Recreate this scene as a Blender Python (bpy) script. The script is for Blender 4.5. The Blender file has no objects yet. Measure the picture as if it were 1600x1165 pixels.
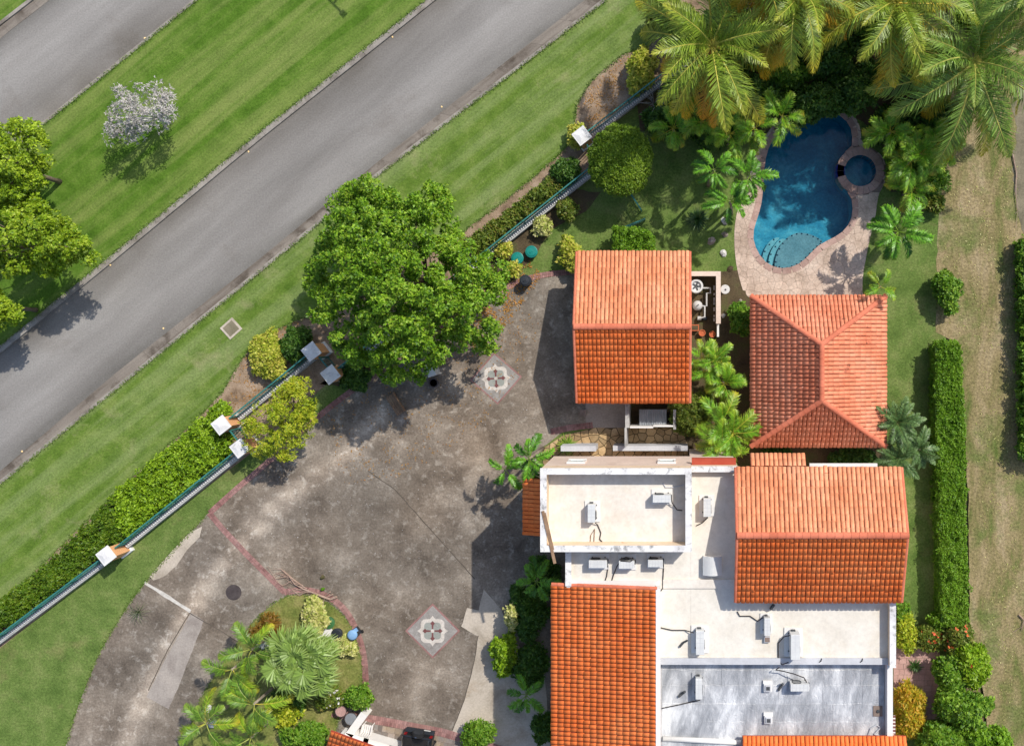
import bpy, math, random
import numpy as np
from mathutils import Vector, Matrix, noise
from mathutils.geometry import tessellate_polygon

R = math.radians
random.seed(11)
rng = np.random.default_rng(11)
sc = bpy.context.scene
col = sc.collection

# ------------------------------------------------------------------ camera
# straight-down aerial camera: H metres up, F pixels focal length, foot point (NX, NY) of the 1600x1165 photograph
H, F, NX, NY = 55.0, 1400.0, 1060.0, 527.0
cam = bpy.data.cameras.new('camera')
cam.sensor_width = 36.0
cam.lens = 36.0 * F / 1600.0
cam.shift_x = (800.0 - NX) / 1600.0
cam.shift_y = -(582.5 - NY) / 1600.0
cam.clip_start = 0.5
cam.clip_end = 3000
co = bpy.data.objects.new('camera', cam)
col.objects.link(co)
co.location = (0, 0, H)
sc.camera = co

# ------------------------------------------------------------------ light
SUN_AZ = math.atan2(0.69, 0.72)      # from +Y towards +X
SUN_EL = R(47)
world = bpy.data.worlds.new('World')
sc.world = world
world.use_nodes = True
wn = world.node_tree.nodes
sky = wn.new('ShaderNodeTexSky')
sky.sky_type = 'NISHITA'
sky.sun_disc = False
sky.sun_elevation = SUN_EL
sky.sun_rotation = SUN_AZ
sky.air_density = 1.0
sky.dust_density = 1.5
wn['Background'].inputs['Strength'].default_value = 0.15
world.node_tree.links.new(sky.outputs[0], wn['Background'].inputs['Color'])
sun = bpy.data.lights.new('sun', 'SUN')
sun.energy = 3.9
sun.angle = R(0.6)
sun.color = (1.0, 0.955, 0.88)
so = bpy.data.objects.new('sun', sun)
col.objects.link(so)
so.location = (20, 20, 40)
sd = Vector((math.sin(SUN_AZ) * math.cos(SUN_EL), math.cos(SUN_AZ) * math.cos(SUN_EL), math.sin(SUN_EL)))
so.rotation_euler = sd.to_track_quat('Z', 'Y').to_euler()
sc.view_settings.view_transform = 'Standard'
sc.view_settings.look = 'None'
sc.view_settings.exposure = 0.12
sc.view_settings.gamma = 1.0
sc.render.engine = 'CYCLES'
sc.cycles.max_bounces = 6
sc.cycles.transparent_max_bounces = 8

# ------------------------------------------------------------------ helpers
def W(px, py, z=0.0):
    k = (H - z) / F
    return Vector(((px - NX) * k, (NY - py) * k, z))

def toW(poly, z=0.0):
    return [W(x, y, z) for x, y in poly]

def lin(v):
    v /= 255.0
    return v / 12.92 if v <= 0.04045 else ((v + 0.055) / 1.055) ** 2.4

def c(r, g, b, k=1.0):
    return (min(1, lin(r) * k), min(1, lin(g) * k), min(1, lin(b) * k), 1.0)

def link(o, parent=None):
    col.objects.link(o)
    if parent is not None:
        o.parent = parent
    return o

def tag(o, label=None, cat=None, group=None, kind=None):
    if label: o['label'] = label
    if cat: o['category'] = cat
    if group: o['group'] = group
    if kind: o['kind'] = kind
    return o

def thing(name, label, cat, loc=(0, 0, 0), group=None, rz=0.0):
    o = bpy.data.objects.new(name, None)
    o.empty_display_size = 0.3
    o.location = loc
    o.rotation_euler = (0, 0, rz)
    link(o)
    return tag(o, label, cat, group)

def root_loc(p):
    v = Vector((0, 0, 0))
    while p is not None:
        v = v + Vector(p.location)
        p = p.parent
    return v

class MB:
    def __init__(s):
        s.v = []; s.f = []
    def add(s, vs, fs):
        n = len(s.v)
        s.v.extend([tuple(a) for a in vs])
        s.f.extend([tuple(i + n for i in f) for f in fs])
        return s
    def box(s, x0, x1, y0, y1, z0, z1):
        x0, x1 = min(x0, x1), max(x0, x1); y0, y1 = min(y0, y1), max(y0, y1)
        return s.add([(x0,y0,z0),(x1,y0,z0),(x1,y1,z0),(x0,y1,z0),(x0,y0,z1),(x1,y0,z1),(x1,y1,z1),(x0,y1,z1)],
                     [(0,3,2,1),(4,5,6,7),(0,1,5,4),(1,2,6,5),(2,3,7,6),(3,0,4,7)])
    def rbox(s, cx, cy, z0, z1, sx, sy, ang=0.0, taper=1.0):
        ca, sa = math.cos(ang), math.sin(ang)
        vs = []
        for z, t in ((z0, 1.0), (z1, taper)):
            for dx, dy in ((-.5,-.5),(.5,-.5),(.5,.5),(-.5,.5)):
                x, y = dx*sx*t, dy*sy*t
                vs.append((cx + x*ca - y*sa, cy + x*sa + y*ca, z))
        return s.add(vs, [(0,3,2,1),(4,5,6,7),(0,1,5,4),(1,2,6,5),(2,3,7,6),(3,0,4,7)])
    def prism(s, poly, z0, z1):
        poly = [(p[0], p[1]) for p in poly]
        a = sum(poly[i][0]*poly[(i+1) % len(poly)][1] - poly[(i+1) % len(poly)][0]*poly[i][1] for i in range(len(poly)))
        if a < 0: poly = poly[::-1]
        n = len(poly)
        vs = [(x, y, z0) for x, y in poly] + [(x, y, z1) for x, y in poly]
        fs = [(i, (i+1) % n, n + (i+1) % n, n + i) for i in range(n)]
        if n <= 4:
            fs.append(tuple(range(n, 2*n)))
        else:
            for t in tessellate_polygon([[Vector((x, y, 0)) for x, y in poly]]):
                t = list(t)
                ax, ay = poly[t[0]]; bx, by = poly[t[1]]; cx, cy = poly[t[2]]
                if (bx-ax)*(cy-ay) - (by-ay)*(cx-ax) < 0: t = t[::-1]
                fs.append(tuple(n + i for i in t))
        return s.add(vs, fs)
    def tube(s, pts, r, n=6, cap=True):
        pts = [Vector(p) for p in pts]
        rs = r if isinstance(r, (list, tuple)) else [r]*len(pts)
        rings = []
        for i, p in enumerate(pts):
            d = (pts[min(i+1, len(pts)-1)] - pts[max(i-1, 0)])
            if d.length < 1e-9: d = Vector((0,0,1))
            d.normalize()
            u = d.cross(Vector((0,0,1)))
            if u.length < 1e-3: u = Vector((1,0,0))
            u.normalize(); w = d.cross(u)
            rings.append([p + (u*math.cos(2*math.pi*k/n) + w*math.sin(2*math.pi*k/n))*rs[i] for k in range(n)])
        vs = [q for g in rings for q in g]
        fs = []
        for i in range(len(pts)-1):
            for k in range(n):
                fs.append((i*n+k, i*n+(k+1) % n, (i+1)*n+(k+1) % n, (i+1)*n+k))
        if cap:
            fs.append(tuple(range(n))[::-1]); fs.append(tuple((len(pts)-1)*n + k for k in range(n)))
        return s.add(vs, fs)
    def lathe(s, cx, cy, prof, n=20):
        vs = []
        for r, z in prof:
            for k in range(n):
                a = 2*math.pi*k/n
                vs.append((cx + r*math.cos(a), cy + r*math.sin(a), z))
        fs = []
        for i in range(len(prof)-1):
            for k in range(n):
                fs.append((i*n+k, i*n+(k+1) % n, (i+1)*n+(k+1) % n, (i+1)*n+k))
        fs.append(tuple((len(prof)-1)*n + k for k in range(n)))
        return s.add(vs, fs)
    def build(s, name, m, parent=None, world=False, smooth=False):
        me = bpy.data.meshes.new(name)
        vs = s.v
        if world and parent is not None:
            o = root_loc(parent)
            vs = [(a-o.x, b-o.y, d-o.z) for a, b, d in vs]
        me.from_pydata(vs, [], s.f)
        if m: me.materials.append(m)
        if smooth:
            me.polygons.foreach_set('use_smooth', [True]*len(me.polygons))
        me.update()
        return link(bpy.data.objects.new(name, me), parent)

def np_mesh(name, verts, faces, m, cols=None):
    """verts (N,3), faces (M,k) arrays"""
    me = bpy.data.meshes.new(name)
    k = faces.shape[1]; M_ = len(faces)
    me.vertices.add(len(verts)); me.vertices.foreach_set('co', verts.astype(np.float32).ravel())
    me.loops.add(M_*k); me.loops.foreach_set('vertex_index', faces.astype(np.int32).ravel())
    me.polygons.add(M_); me.polygons.foreach_set('loop_start', np.arange(0, M_*k, k, dtype=np.int32))
    me.polygons.foreach_set('loop_total', np.full(M_, k, dtype=np.int32))
    if m: me.materials.append(m)
    if cols is not None:
        a = me.color_attributes.new('Col', 'FLOAT_COLOR', 'POINT')
        cc = np.ones((len(verts), 4), dtype=np.float32); cc[:, :3] = cols[:, :3]
        a.data.foreach_set('color', cc.ravel())
    me.update(calc_edges=True)
    return me

def rough(poly, amp=2.0, step=10.0, seed=0.0, closed=True):
    out = []
    n = len(poly)
    for i in range(n if closed else n-1):
        a = poly[i]; b = poly[(i+1) % n]
        d = math.hypot(b[0]-a[0], b[1]-a[1])
        k = max(1, int(d/step)) if d < 900 else 1
        nx, ny = -(b[1]-a[1])/max(d, 1e-6), (b[0]-a[0])/max(d, 1e-6)
        for j in range(k):
            t = j/k
            x, y = a[0]+(b[0]-a[0])*t, a[1]+(b[1]-a[1])*t
            o = (noise.noise(Vector((x*.045, y*.045, seed))) + .7*noise.noise(Vector((x*.16, y*.16, seed+9))))*amp if d < 900 else 0
            out.append((x+nx*o, y+ny*o))
    if not closed: out.append(poly[-1])
    return out

def smoothc(pts, closed=True, it=2):
    for _ in range(it):
        q = []
        n = len(pts)
        rngi = range(n) if closed else range(n-1)
        if not closed: q.append(pts[0])
        for i in rngi:
            a, b = pts[i], pts[(i+1) % n]
            q.append((a[0]*.75+b[0]*.25, a[1]*.75+b[1]*.25)); q.append((a[0]*.25+b[0]*.75, a[1]*.25+b[1]*.75))
        if not closed: q.append(pts[-1])
        pts = q
    return pts

def ell(cx, cy, rx, ry, n=20, rot=0.0):
    ca, sa = math.cos(rot), math.sin(rot)
    return [(cx+rx*math.cos(2*math.pi*i/n)*ca-ry*math.sin(2*math.pi*i/n)*sa, cy+rx*math.cos(2*math.pi*i/n)*sa+ry*math.sin(2*math.pi*i/n)*ca) for i in range(n)]

def inside(x, y, poly):
    r = False; n = len(poly); j = n-1
    for i in range(n):
        xi, yi = poly[i]; xj, yj = poly[j]
        if (yi > y) != (yj > y) and x < (xj-xi)*(y-yi)/(yj-yi)+xi: r = not r
        j = i
    return r

def segd(x, y, a, b):
    dx, dy = b[0]-a[0], b[1]-a[1]
    L = dx*dx+dy*dy
    t = 0 if L == 0 else max(0, min(1, ((x-a[0])*dx+(y-a[1])*dy)/L))
    return math.hypot(x-a[0]-t*dx, y-a[1]-t*dy)

def edged(x, y, poly):
    return min(segd(x, y, poly[i], poly[(i+1) % len(poly)]) for i in range(len(poly)))

def clip(poly, px, py, nx, ny):
    """keep the side where (p-P).n <= 0"""
    out = []
    for i in range(len(poly)):
        a = poly[i]; b = poly[(i+1) % len(poly)]
        da = (a[0]-px)*nx+(a[1]-py)*ny; db = (b[0]-px)*nx+(b[1]-py)*ny
        if da <= 0: out.append(a)
        if (da < 0 < db) or (db < 0 < da):
            t = da/(da-db); out.append((a[0]+(b[0]-a[0])*t, a[1]+(b[1]-a[1])*t))
    return out

def pave(poly, size, gap, jitter=.42, seed=1, aspect=1.0, rot=0.0):
    """irregular stones (voronoi cells clipped to poly), all in metres"""
    r = random.Random(seed)
    xs = [p[0] for p in poly]; ys = [p[1] for p in poly]
    pts = {}
    i0, i1 = int(min(xs)/size)-2, int(max(xs)/size)+2
    j0, j1 = int(min(ys)/size)-2, int(max(ys)/size)+2
    for i in range(i0, i1+1):
        for j in range(j0, j1+1):
            pts[i, j] = ((i+.5+r.uniform(-jitter, jitter))*size, (j+.5+r.uniform(-jitter, jitter))*size*aspect)
    res = []
    for (i, j), p in pts.items():
        if not inside(p[0], p[1], poly) and edged(p[0], p[1], poly) > size*.5: continue
        cell = [(p[0]-size*2, p[1]-size*2), (p[0]+size*2, p[1]-size*2), (p[0]+size*2, p[1]+size*2), (p[0]-size*2, p[1]+size*2)]
        for a in range(-2, 3):
            for b in range(-2, 3):
                q = pts.get((i+a, j+b))
                if q is None or (a == 0 and b == 0): continue
                dx, dy = q[0]-p[0], q[1]-p[1]; d = math.hypot(dx, dy)
                cell = clip(cell, p[0]+dx/d*(d/2-gap/2), p[1]+dy/d*(d/2-gap/2), dx/d, dy/d)
                if len(cell) < 3: break
            if len(cell) < 3: break
        if len(cell) < 3: continue
        st = poly
        for k in range(len(cell)):
            a = cell[k]; b = cell[(k+1) % len(cell)]
            d = math.hypot(b[0]-a[0], b[1]-a[1])
            if d < 1e-6: continue
            st = clip(st, a[0], a[1], (b[1]-a[1])/d, -(b[0]-a[0])/d)
            if len(st) < 3: break
        if len(st) < 3: continue
        cl = [st[0]]
        for q in st[1:]:
            if math.hypot(q[0]-cl[-1][0], q[1]-cl[-1][1]) > .008: cl.append(q)
        if len(cl) > 2 and math.hypot(cl[0][0]-cl[-1][0], cl[0][1]-cl[-1][1]) < .008: cl.pop()
        if len(cl) < 3: continue
        ar = abs(sum(cl[k][0]*cl[(k+1) % len(cl)][1]-cl[(k+1) % len(cl)][0]*cl[k][1] for k in range(len(cl))))/2
        if ar > size*size*.06: res.append(cl)
    return res

def sheet(name, poly, z, m, holes=(), parent=None, kind='structure', cuts=0.0, colfn=None):
    loops = [[Vector((p[0], p[1], 0)) for p in poly]] + [[Vector((p[0], p[1], 0)) for p in h] for h in holes]
    flat = [p for l in loops for p in l]
    tri = tessellate_polygon(loops)
    me = bpy.data.meshes.new(name)
    fs = []
    for t in tri:
        a, b, d = (flat[i] for i in t)
        fs.append(tuple(t) if (b-a).cross(d-a).z > 0 else tuple(t)[::-1])
    me.from_pydata([(p.x, p.y, z) for p in flat], [], fs)
    me.materials.append(m)
    if cuts:
        import bmesh
        bm = bmesh.new(); bm.from_mesh(me)
        xs = [p.x for p in flat]; ys = [p.y for p in flat]
        x = min(xs)+cuts
        while x < max(xs):
            bmesh.ops.bisect_plane(bm, geom=bm.verts[:]+bm.edges[:]+bm.faces[:], plane_co=(x,0,0), plane_no=(1,0,0)); x += cuts
        y = min(ys)+cuts
        while y < max(ys):
            bmesh.ops.bisect_plane(bm, geom=bm.verts[:]+bm.edges[:]+bm.faces[:], plane_co=(0,y,0), plane_no=(0,1,0)); y += cuts
        bm.to_mesh(me); bm.free()
        a = me.color_attributes.new('Col', 'FLOAT_COLOR', 'POINT')
        for i, v in enumerate(me.vertices):
            k = F/(H-z)
            a.data[i].color = colfn(v.co.x*k+NX, NY-v.co.y*k)
    me.update()
    o = link(bpy.data.objects.new(name, me), parent)
    if kind and parent is None: o['kind'] = kind
    return o

# ------------------------------------------------------------------ materials
def nodes(name):
    m = bpy.data.materials.new(name); m.use_nodes = True
    nt = m.node_tree
    return m, nt, nt.nodes['Principled BSDF'], nt.nodes['Material Output']

def N(nt, t, **kw):
    n = nt.nodes.new(t)
    for k, v in kw.items(): setattr(n, k, v)
    return n

def math_(nt, op, a, b=None):
    n = N(nt, 'ShaderNodeMath', operation=op)
    for i, v in enumerate((a, b)):
        if v is None: continue
        if isinstance(v, (int, float)): n.inputs[i].default_value = v
        else: nt.links.new(v, n.inputs[i])
    return n.outputs[0]

def mixc(nt, fac, a, b, blend='MIX'):
    n = N(nt, 'ShaderNodeMix', data_type='RGBA', blend_type=blend)
    for s, v in ((n.inputs[0], fac), (n.inputs[6], a), (n.inputs[7], b)):
        if isinstance(v, (int, float)): s.default_value = v
        elif isinstance(v, tuple): s.default_value = v
        else: nt.links.new(v, s)
    return n.outputs[2]

def ramp(nt, fac, cols, lo=.3, hi=.7):
    r = N(nt, 'ShaderNodeValToRGB')
    e = r.color_ramp.elements
    while len(e) < len(cols): e.new(.5)
    for i, cc in enumerate(cols):
        e[i].position = lo + (hi-lo)*i/max(1, len(cols)-1)
        e[i].color = cc
    nt.links.new(fac, r.inputs[0])
    return r.outputs[0]

def pos(nt, rot=None, scale=None):
    g = N(nt, 'ShaderNodeNewGeometry')
    if rot is None and scale is None: return g.outputs['Position'], g
    v = g.outputs['Position']
    if rot:
        mp = N(nt, 'ShaderNodeMapping'); mp.inputs['Rotation'].default_value = (0, 0, rot)
        nt.links.new(v, mp.inputs[0]); v = mp.outputs[0]
    if scale:
        mp = N(nt, 'ShaderNodeMapping'); mp.inputs['Scale'].default_value = scale
        nt.links.new(v, mp.inputs[0]); v = mp.outputs[0]
    return v, g

def noi(nt, vec, scale, detail=5, rough_=.6, dist=0.0):
    n = N(nt, 'ShaderNodeTexNoise')
    n.inputs['Scale'].default_value = scale; n.inputs['Detail'].default_value = detail
    n.inputs['Roughness'].default_value = rough_; n.inputs['Distortion'].default_value = dist
    nt.links.new(vec, n.inputs['Vector'])
    return n.outputs['Fac']

def mat(name, cols, scale=.5, detail=8, rough_=.85, bump=0.0, bscale=30, fine=.2, fscale=25, spec=.25, island=0.0,
        metal=0.0, attr=False, streak=None, stripe=None, stain=None, lo=.32, hi=.68, dist=0.0):
    m, nt, b, out = nodes(name)
    p, g = pos(nt)
    pv = p
    if streak: pv, _ = pos(nt, streak[0], (streak[1], streak[2], 1))
    base = ramp(nt, noi(nt, pv, scale, detail, .62, dist), cols, lo, hi)
    if stripe:
        # mowing stripes
        sp, _ = pos(nt, stripe[0], (.05, 1, 1))
        fr0 = N(nt, 'ShaderNodeMapRange'); nt.links.new(noi(nt, sp, stripe[1], 4, .6, .1), fr0.inputs[0])
        fr0.inputs[1].default_value = .42; fr0.inputs[2].default_value = .66; fr0.inputs[4].default_value = stripe[2]
        base = mixc(nt, fr0.outputs[0], base, stripe[3])
    if stain:
        f = noi(nt, p, stain[0], 7, .68, .25)
        fr = N(nt, 'ShaderNodeMapRange'); nt.links.new(f, fr.inputs[0])
        fr.inputs[1].default_value = stain[1]; fr.inputs[2].default_value = stain[2]; fr.inputs[4].default_value = stain[4]
        base = mixc(nt, fr.outputs[0], base, stain[3])
    fn = noi(nt, p, fscale, 4, .7)
    val = math_(nt, 'ADD', math_(nt, 'MULTIPLY', math_(nt, 'SUBTRACT', fn, .5), fine*4), 1.0)
    if island:
        oi = N(nt, 'ShaderNodeObjectInfo')
        rnd = math_(nt, 'FRACT', math_(nt, 'ADD', g.outputs['Random Per Island'], oi.outputs['Random']))
        val = math_(nt, 'MULTIPLY', val, math_(nt, 'ADD', math_(nt, 'MULTIPLY', math_(nt, 'SUBTRACT', rnd, .5), island*2), 1.0))
    cm = N(nt, 'ShaderNodeCombineColor')
    for i in range(3): nt.links.new(val, cm.inputs[i])
    base = mixc(nt, 1.0, base, cm.outputs[0], 'MULTIPLY')
    if attr:
        at = N(nt, 'ShaderNodeVertexColor', layer_name='Col')
        base = mixc(nt, 1.0, base, at.outputs[0], 'MULTIPLY')
    nt.links.new(base, b.inputs['Base Color'])
    b.inputs['Roughness'].default_value = rough_
    b.inputs['Specular IOR Level'].default_value = spec
    b.inputs['Metallic'].default_value = metal
    if bump:
        bn = N(nt, 'ShaderNodeBump'); bn.inputs['Strength'].default_value = bump; bn.inputs['Distance'].default_value = .05
        nt.links.new(noi(nt, p, bscale, 4, .6), bn.inputs['Height'])
        nt.links.new(bn.outputs[0], b.inputs['Normal'])
    return m

def leafmat(name, cols, trans=.3, rough_=.5, attr=False, spec=.35, var=.35):
    m, nt, b, out = nodes(name)
    p, g = pos(nt)
    oi = N(nt, 'ShaderNodeObjectInfo')
    rnd = math_(nt, 'FRACT', math_(nt, 'ADD', g.outputs['Random Per Island'], oi.outputs['Random']))
    if attr:
        at = N(nt, 'ShaderNodeVertexColor', layer_name='Col')
        base = at.outputs[0]
    else:
        mixn = math_(nt, 'ADD', math_(nt, 'MULTIPLY', rnd, .5), math_(nt, 'MULTIPLY', noi(nt, p, .8, 4), .55))
        base = ramp(nt, mixn, cols, .12, .8)
    val = math_(nt, 'ADD', math_(nt, 'MULTIPLY', math_(nt, 'SUBTRACT', g.outputs['Random Per Island'], .5), var), 1.0)
    cm = N(nt, 'ShaderNodeCombineColor')
    for i in range(3): nt.links.new(val, cm.inputs[i])
    base = mixc(nt, 1.0, base, cm.outputs[0], 'MULTIPLY')
    nt.links.new(base, b.inputs['Base Color'])
    b.inputs['Roughness'].default_value = rough_
    b.inputs['Specular IOR Level'].default_value = spec
    tr = N(nt, 'ShaderNodeBsdfTranslucent')
    nt.links.new(base, tr.inputs[0])
    mx = N(nt, 'ShaderNodeMixShader'); mx.inputs[0].default_value = trans
    nt.links.new(b.outputs[0], mx.inputs[1]); nt.links.new(tr.outputs[0], mx.inputs[2])
    nt.links.new(mx.outputs[0], out.inputs['Surface'])
    return m

RD = math.atan2(0.81, 1.0)      # direction of the roads on the ground
M = {}
M['ground'] = mat('soil', [c(96,84,62), c(120,108,78), c(100,110,62)], .3, fine=.2)
M['asphalt'] = mat('asphalt', [c(116,112,107), c(130,126,121), c(144,140,135)], .25, fine=.24, fscale=10, rough_=.9, attr=True,
                   streak=(-RD, .2, 1.4), stain=(.25, .56, .74, c(104,96,88), .5), bump=.2, bscale=40)
M['concrete_kerb'] = mat('kerb_concrete', [c(112,104,95), c(142,135,126), c(158,151,141)], .9, fine=.2, fscale=12, island=.08,
                         stain=(.8, .55, .68, c(92,82,70), .6))
M['gutter'] = mat('gutter_concrete', [c(100,90,80), c(126,117,107), c(140,131,120)], .8, streak=(-RD, .22, 2.6), fine=.2, fscale=12, island=.06,
                  stain=(.55, .52, .64, c(66,56,46), .7))
M['lawn'] = mat('mown_lawn', [c(66,96,26), c(82,112,36), c(100,124,50)], .9, detail=10, fine=.36, fscale=8, rough_=.95, spec=.1, bump=.6, bscale=22,
                stripe=(-RD, 1.1, .7, c(128,138,76)), stain=(.22, .55, .74, c(70,104,26), .55))
M['verge'] = mat('verge_lawn', [c(76,102,34), c(94,118,46), c(116,132,66)], .9, detail=10, fine=.36, fscale=8, rough_=.95, spec=.1, bump=.6, bscale=22,
                 stripe=(-RD, 1.1, .6, c(134,146,94)), stain=(.4, .56, .72, c(152,146,108), .55))
M['garden'] = mat('garden_lawn', [c(80,102,46), c(98,118,58), c(118,130,74)], .8, detail=10, fine=.45, fscale=8, rough_=.95, spec=.1, bump=.6, bscale=22,
                  stain=(.35, .54, .72, c(132,122,84), .6))
M['island'] = mat('dry_island_lawn', [c(96,108,52), c(120,124,66), c(146,138,88)], .8, detail=10, fine=.45, fscale=8, rough_=.95, spec=.1, bump=.6, bscale=22)
M['dry'] = mat('dry_grass', [c(90,104,50), c(126,116,78), c(148,132,98), c(162,146,116)], .5, detail=12, fine=.6, fscale=7, rough_=.95, spec=.1, bump=.7, bscale=16, dist=.6,
               streak=(0, 1.6, .45), stain=(.4, .47, .64, c(94,108,54), .8))
M['mulch'] = mat('mulch', [c(112,94,76), c(150,128,106), c(168,148,128)], 1.2, fine=.35, fscale=14, rough_=.95, spec=.1, bump=.6, bscale=24)
M['soil'] = mat('garden_soil', [c(70,60,46), c(92,80,60), c(84,88,52)], .8, fine=.35, fscale=12, rough_=.95, spec=.1, bump=.6, bscale=22)
M['drive'] = mat('driveway_concrete', [c(88,79,69), c(114,104,93), c(133,123,111), c(162,152,139)], .42, detail=15, fine=.38, fscale=8, rough_=.9,
                 attr=True, stain=(1.9, .53, .70, c(178,171,160), .65), bump=.3, bscale=30, dist=.25, lo=.3, hi=.7)
M['pale'] = mat('pale_concrete', [c(150,138,122), c(182,170,154), c(192,180,165)], .5, detail=10, fine=.18, fscale=9, stain=(.3, .55, .7, c(150,128,100), .6), dist=.5)
M['patch'] = mat('patched_concrete', [c(136,126,118), c(156,147,138), c(166,156,146)], .6, detail=10, fine=.2, fscale=9, dist=.5)
M['white_line'] = mat('white_joint', [c(180,174,164), c(214,208,198)], 2)
M['brick'] = mat('edging_brick', [c(122,84,80), c(150,112,106), c(162,128,122)], .8, fine=.2, fscale=14, island=.22)
M['deck'] = mat('pool_deck_stone', [c(170,148,130), c(198,176,158), c(210,191,174)], .6, detail=10, fine=.26, fscale=8, island=.07, stain=(.5, .56, .74, c(140,118,106), .6))
M['joint'] = mat('stone_joint', [c(118,102,92), c(146,128,116)], 2)
M['flag'] = mat('flagstone', [c(140,112,78), c(172,146,108), c(186,164,130)], .6, fine=.25, fscale=10, island=.3)
M['slate'] = mat('slate', [c(116,112,108), c(134,124,116), c(148,130,106)], .9, fine=.2, fscale=14, island=.35)
M['paver'] = mat('pink_paver', [c(168,132,124), c(190,156,146)], .8, fine=.2, fscale=14, island=.12)
M['tile'] = mat('clay_tile', [c(230,110,48), c(238,122,60), c(244,138,76)], .5, fine=.12, fscale=14, rough_=.75, island=.09,
                stain=(.8, .64, .78, c(168,78,40), .4))
M['tile_n'] = mat('clay_tile_aged', [c(216,124,90), c(226,140,106), c(233,156,124)], .6, fine=.14, fscale=12, rough_=.78, island=.10,
                  stain=(1.5, .62, .70, c(84,52,44), .85))
M['tile_sunlit'] = mat('clay_tile_sunlit', [c(208,128,88), c(220,144,104), c(230,160,122)], .5, fine=.16, fscale=14, rough_=.75, island=.14,
                  stain=(.8, .64, .78, c(160,88,60), .5))  # paler clay for sun-facing slopes, sunlight painted into the colour
M['cap'] = mat('ridge_clay', [c(192,104,76), c(210,124,96)], .6, fine=.15, fscale=12, island=.1)
M['white'] = mat('white_roof_coat', [c(212,203,190), c(228,221,210)], .8, detail=12, fine=.10, fscale=5, rough_=.7,
                 stain=(.4, .53, .72, c(204,186,162), .6))
M['white2'] = mat('white_deck_coat', [c(211,203,189), c(226,220,208)], .8, detail=12, fine=.10, fscale=5, rough_=.7,
                  stain=(.35, .52, .70, c(200,184,158), .6))
M['parapet'] = mat('weathered_parapet', [c(196,192,190), c(222,219,215), c(228,226,222)], 1.0, fine=.08, fscale=10,
                   stain=(2.6, .53, .66, c(96,94,92), .7))
M['wall'] = mat('cream_render', [c(206,184,168), c(220,200,184)], .5, fine=.10, fscale=8, stain=(.8, .58, .72, c(176,150,132), .5))
M['inner'] = mat('cream_parapet_render', [c(214,190,160), c(226,204,176)], .8, fine=.1, fscale=10, stain=(1.0, .6, .7, c(176,122,84), .7))
M['white_paint'] = mat('white_paint', [c(216,213,208), c(226,223,218)], .8, fine=.06, fscale=12, rough_=.6)
M['grey_paint'] = mat('grey_white_coat', [c(176,176,178), c(202,202,204)], .8, fine=.08, fscale=10)
M['cabinet'] = mat('cabinet_metal', [c(196,196,194), c(212,212,208)], 1.5, fine=.06, fscale=20, rough_=.5, spec=.4)
M['grille'] = mat('dark_grille', [c(60,62,64), c(84,86,88)], 3, fine=.1)
M['cable'] = mat('black_cable', [c(44,40,40), c(64,58,56)], 4, fine=.1)
M['pvc'] = mat('white_pipe', [c(176,174,170), c(200,198,194)], 2, fine=.06)
M['red_trim'] = mat('red_painted_trim', [c(160,66,48), c(176,82,62)], .9, fine=.12)
M['wood'] = mat('weathered_plank', [c(120,92,70), c(156,128,102)], 1.5, fine=.2, fscale=10)
M['green_metal'] = mat('green_metal', [c(38,104,98), c(60,126,118)], 1.2, fine=.1, rough_=.5, spec=.4)
M['fence_wall'] = mat('fence_wall_concrete', [c(146,144,142), c(172,170,166), c(186,184,180)], 1.0, fine=.15, fscale=10, stain=(1.2, .55, .68, c(96,92,88), .7))
M['pillar'] = mat('ochre_render', [c(206,150,104), c(222,170,124)], .9, fine=.1)
M['cap_white'] = mat('pillar_cap', [c(206,203,200), c(228,226,222)], 1.6, fine=.08, stain=(1.5, .58, .7, c(150,148,146), .6))
M['bark'] = mat('bark', [c(96,84,70), c(130,116,100)], 2.5, fine=.25, fscale=14, bump=.5, bscale=18)
M['palmbark'] = mat('palm_trunk', [c(126,114,100), c(160,148,132)], 2.0, fine=.2, fscale=10)
M['deadwood'] = mat('dead_wood', [c(140,116,100), c(176,152,138)], 2.5, fine=.2)
M['black_plastic'] = mat('black_plastic', [c(40,44,50), c(54,58,64)], 2, fine=.1, rough_=.5)
M['teal_plastic'] = mat('teal_plastic', [c(10,112,104), c(22,132,120)], 2, fine=.1, rough_=.4, spec=.5)
M['green_plastic'] = mat('green_plastic', [c(50,96,56), c(70,116,70)], 2, fine=.1, rough_=.5)
M['blue_plastic'] = mat('blue_plastic', [c(110,150,190), c(136,172,206)], 2, fine=.08, rough_=.5)
M['iron'] = mat('cast_iron', [c(62,54,54), c(84,76,74)], 3, fine=.2, rough_=.6)
M['terracotta'] = mat('terracotta', [c(168,88,54), c(190,108,72)], 2, fine=.12)
M['rock'] = mat('rock', [c(110,98,90), c(150,138,128), c(170,160,150)], 3, fine=.25, fscale=9, bump=.5, bscale=8)
M['stone_white'] = mat('white_stone', [c(190,186,182), c(214,211,206)], 3, fine=.12)
M['med_grey'] = mat('medallion_grey', [c(132,126,120), c(158,153,147)], 1.5, fine=.16, fscale=12, stain=(1.6, .52, .68, c(112,104,96), .6))
M['med_grey2'] = mat('medallion_greygreen', [c(138,140,132), c(152,153,145)], 1.5, fine=.12, fscale=12)
M['med_white'] = mat('medallion_cream', [c(186,176,164), c(208,200,190)], 1.5, fine=.14, fscale=12, stain=(1.8, .54, .68, c(146,134,122), .6))
M['med_red'] = mat('medallion_maroon', [c(104,62,60), c(122,80,78)], 1.5, fine=.12, fscale=12)
M['stud'] = mat('stud_paint', [c(240,200,130), c(250,220,160)], 3, fine=.05)
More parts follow.
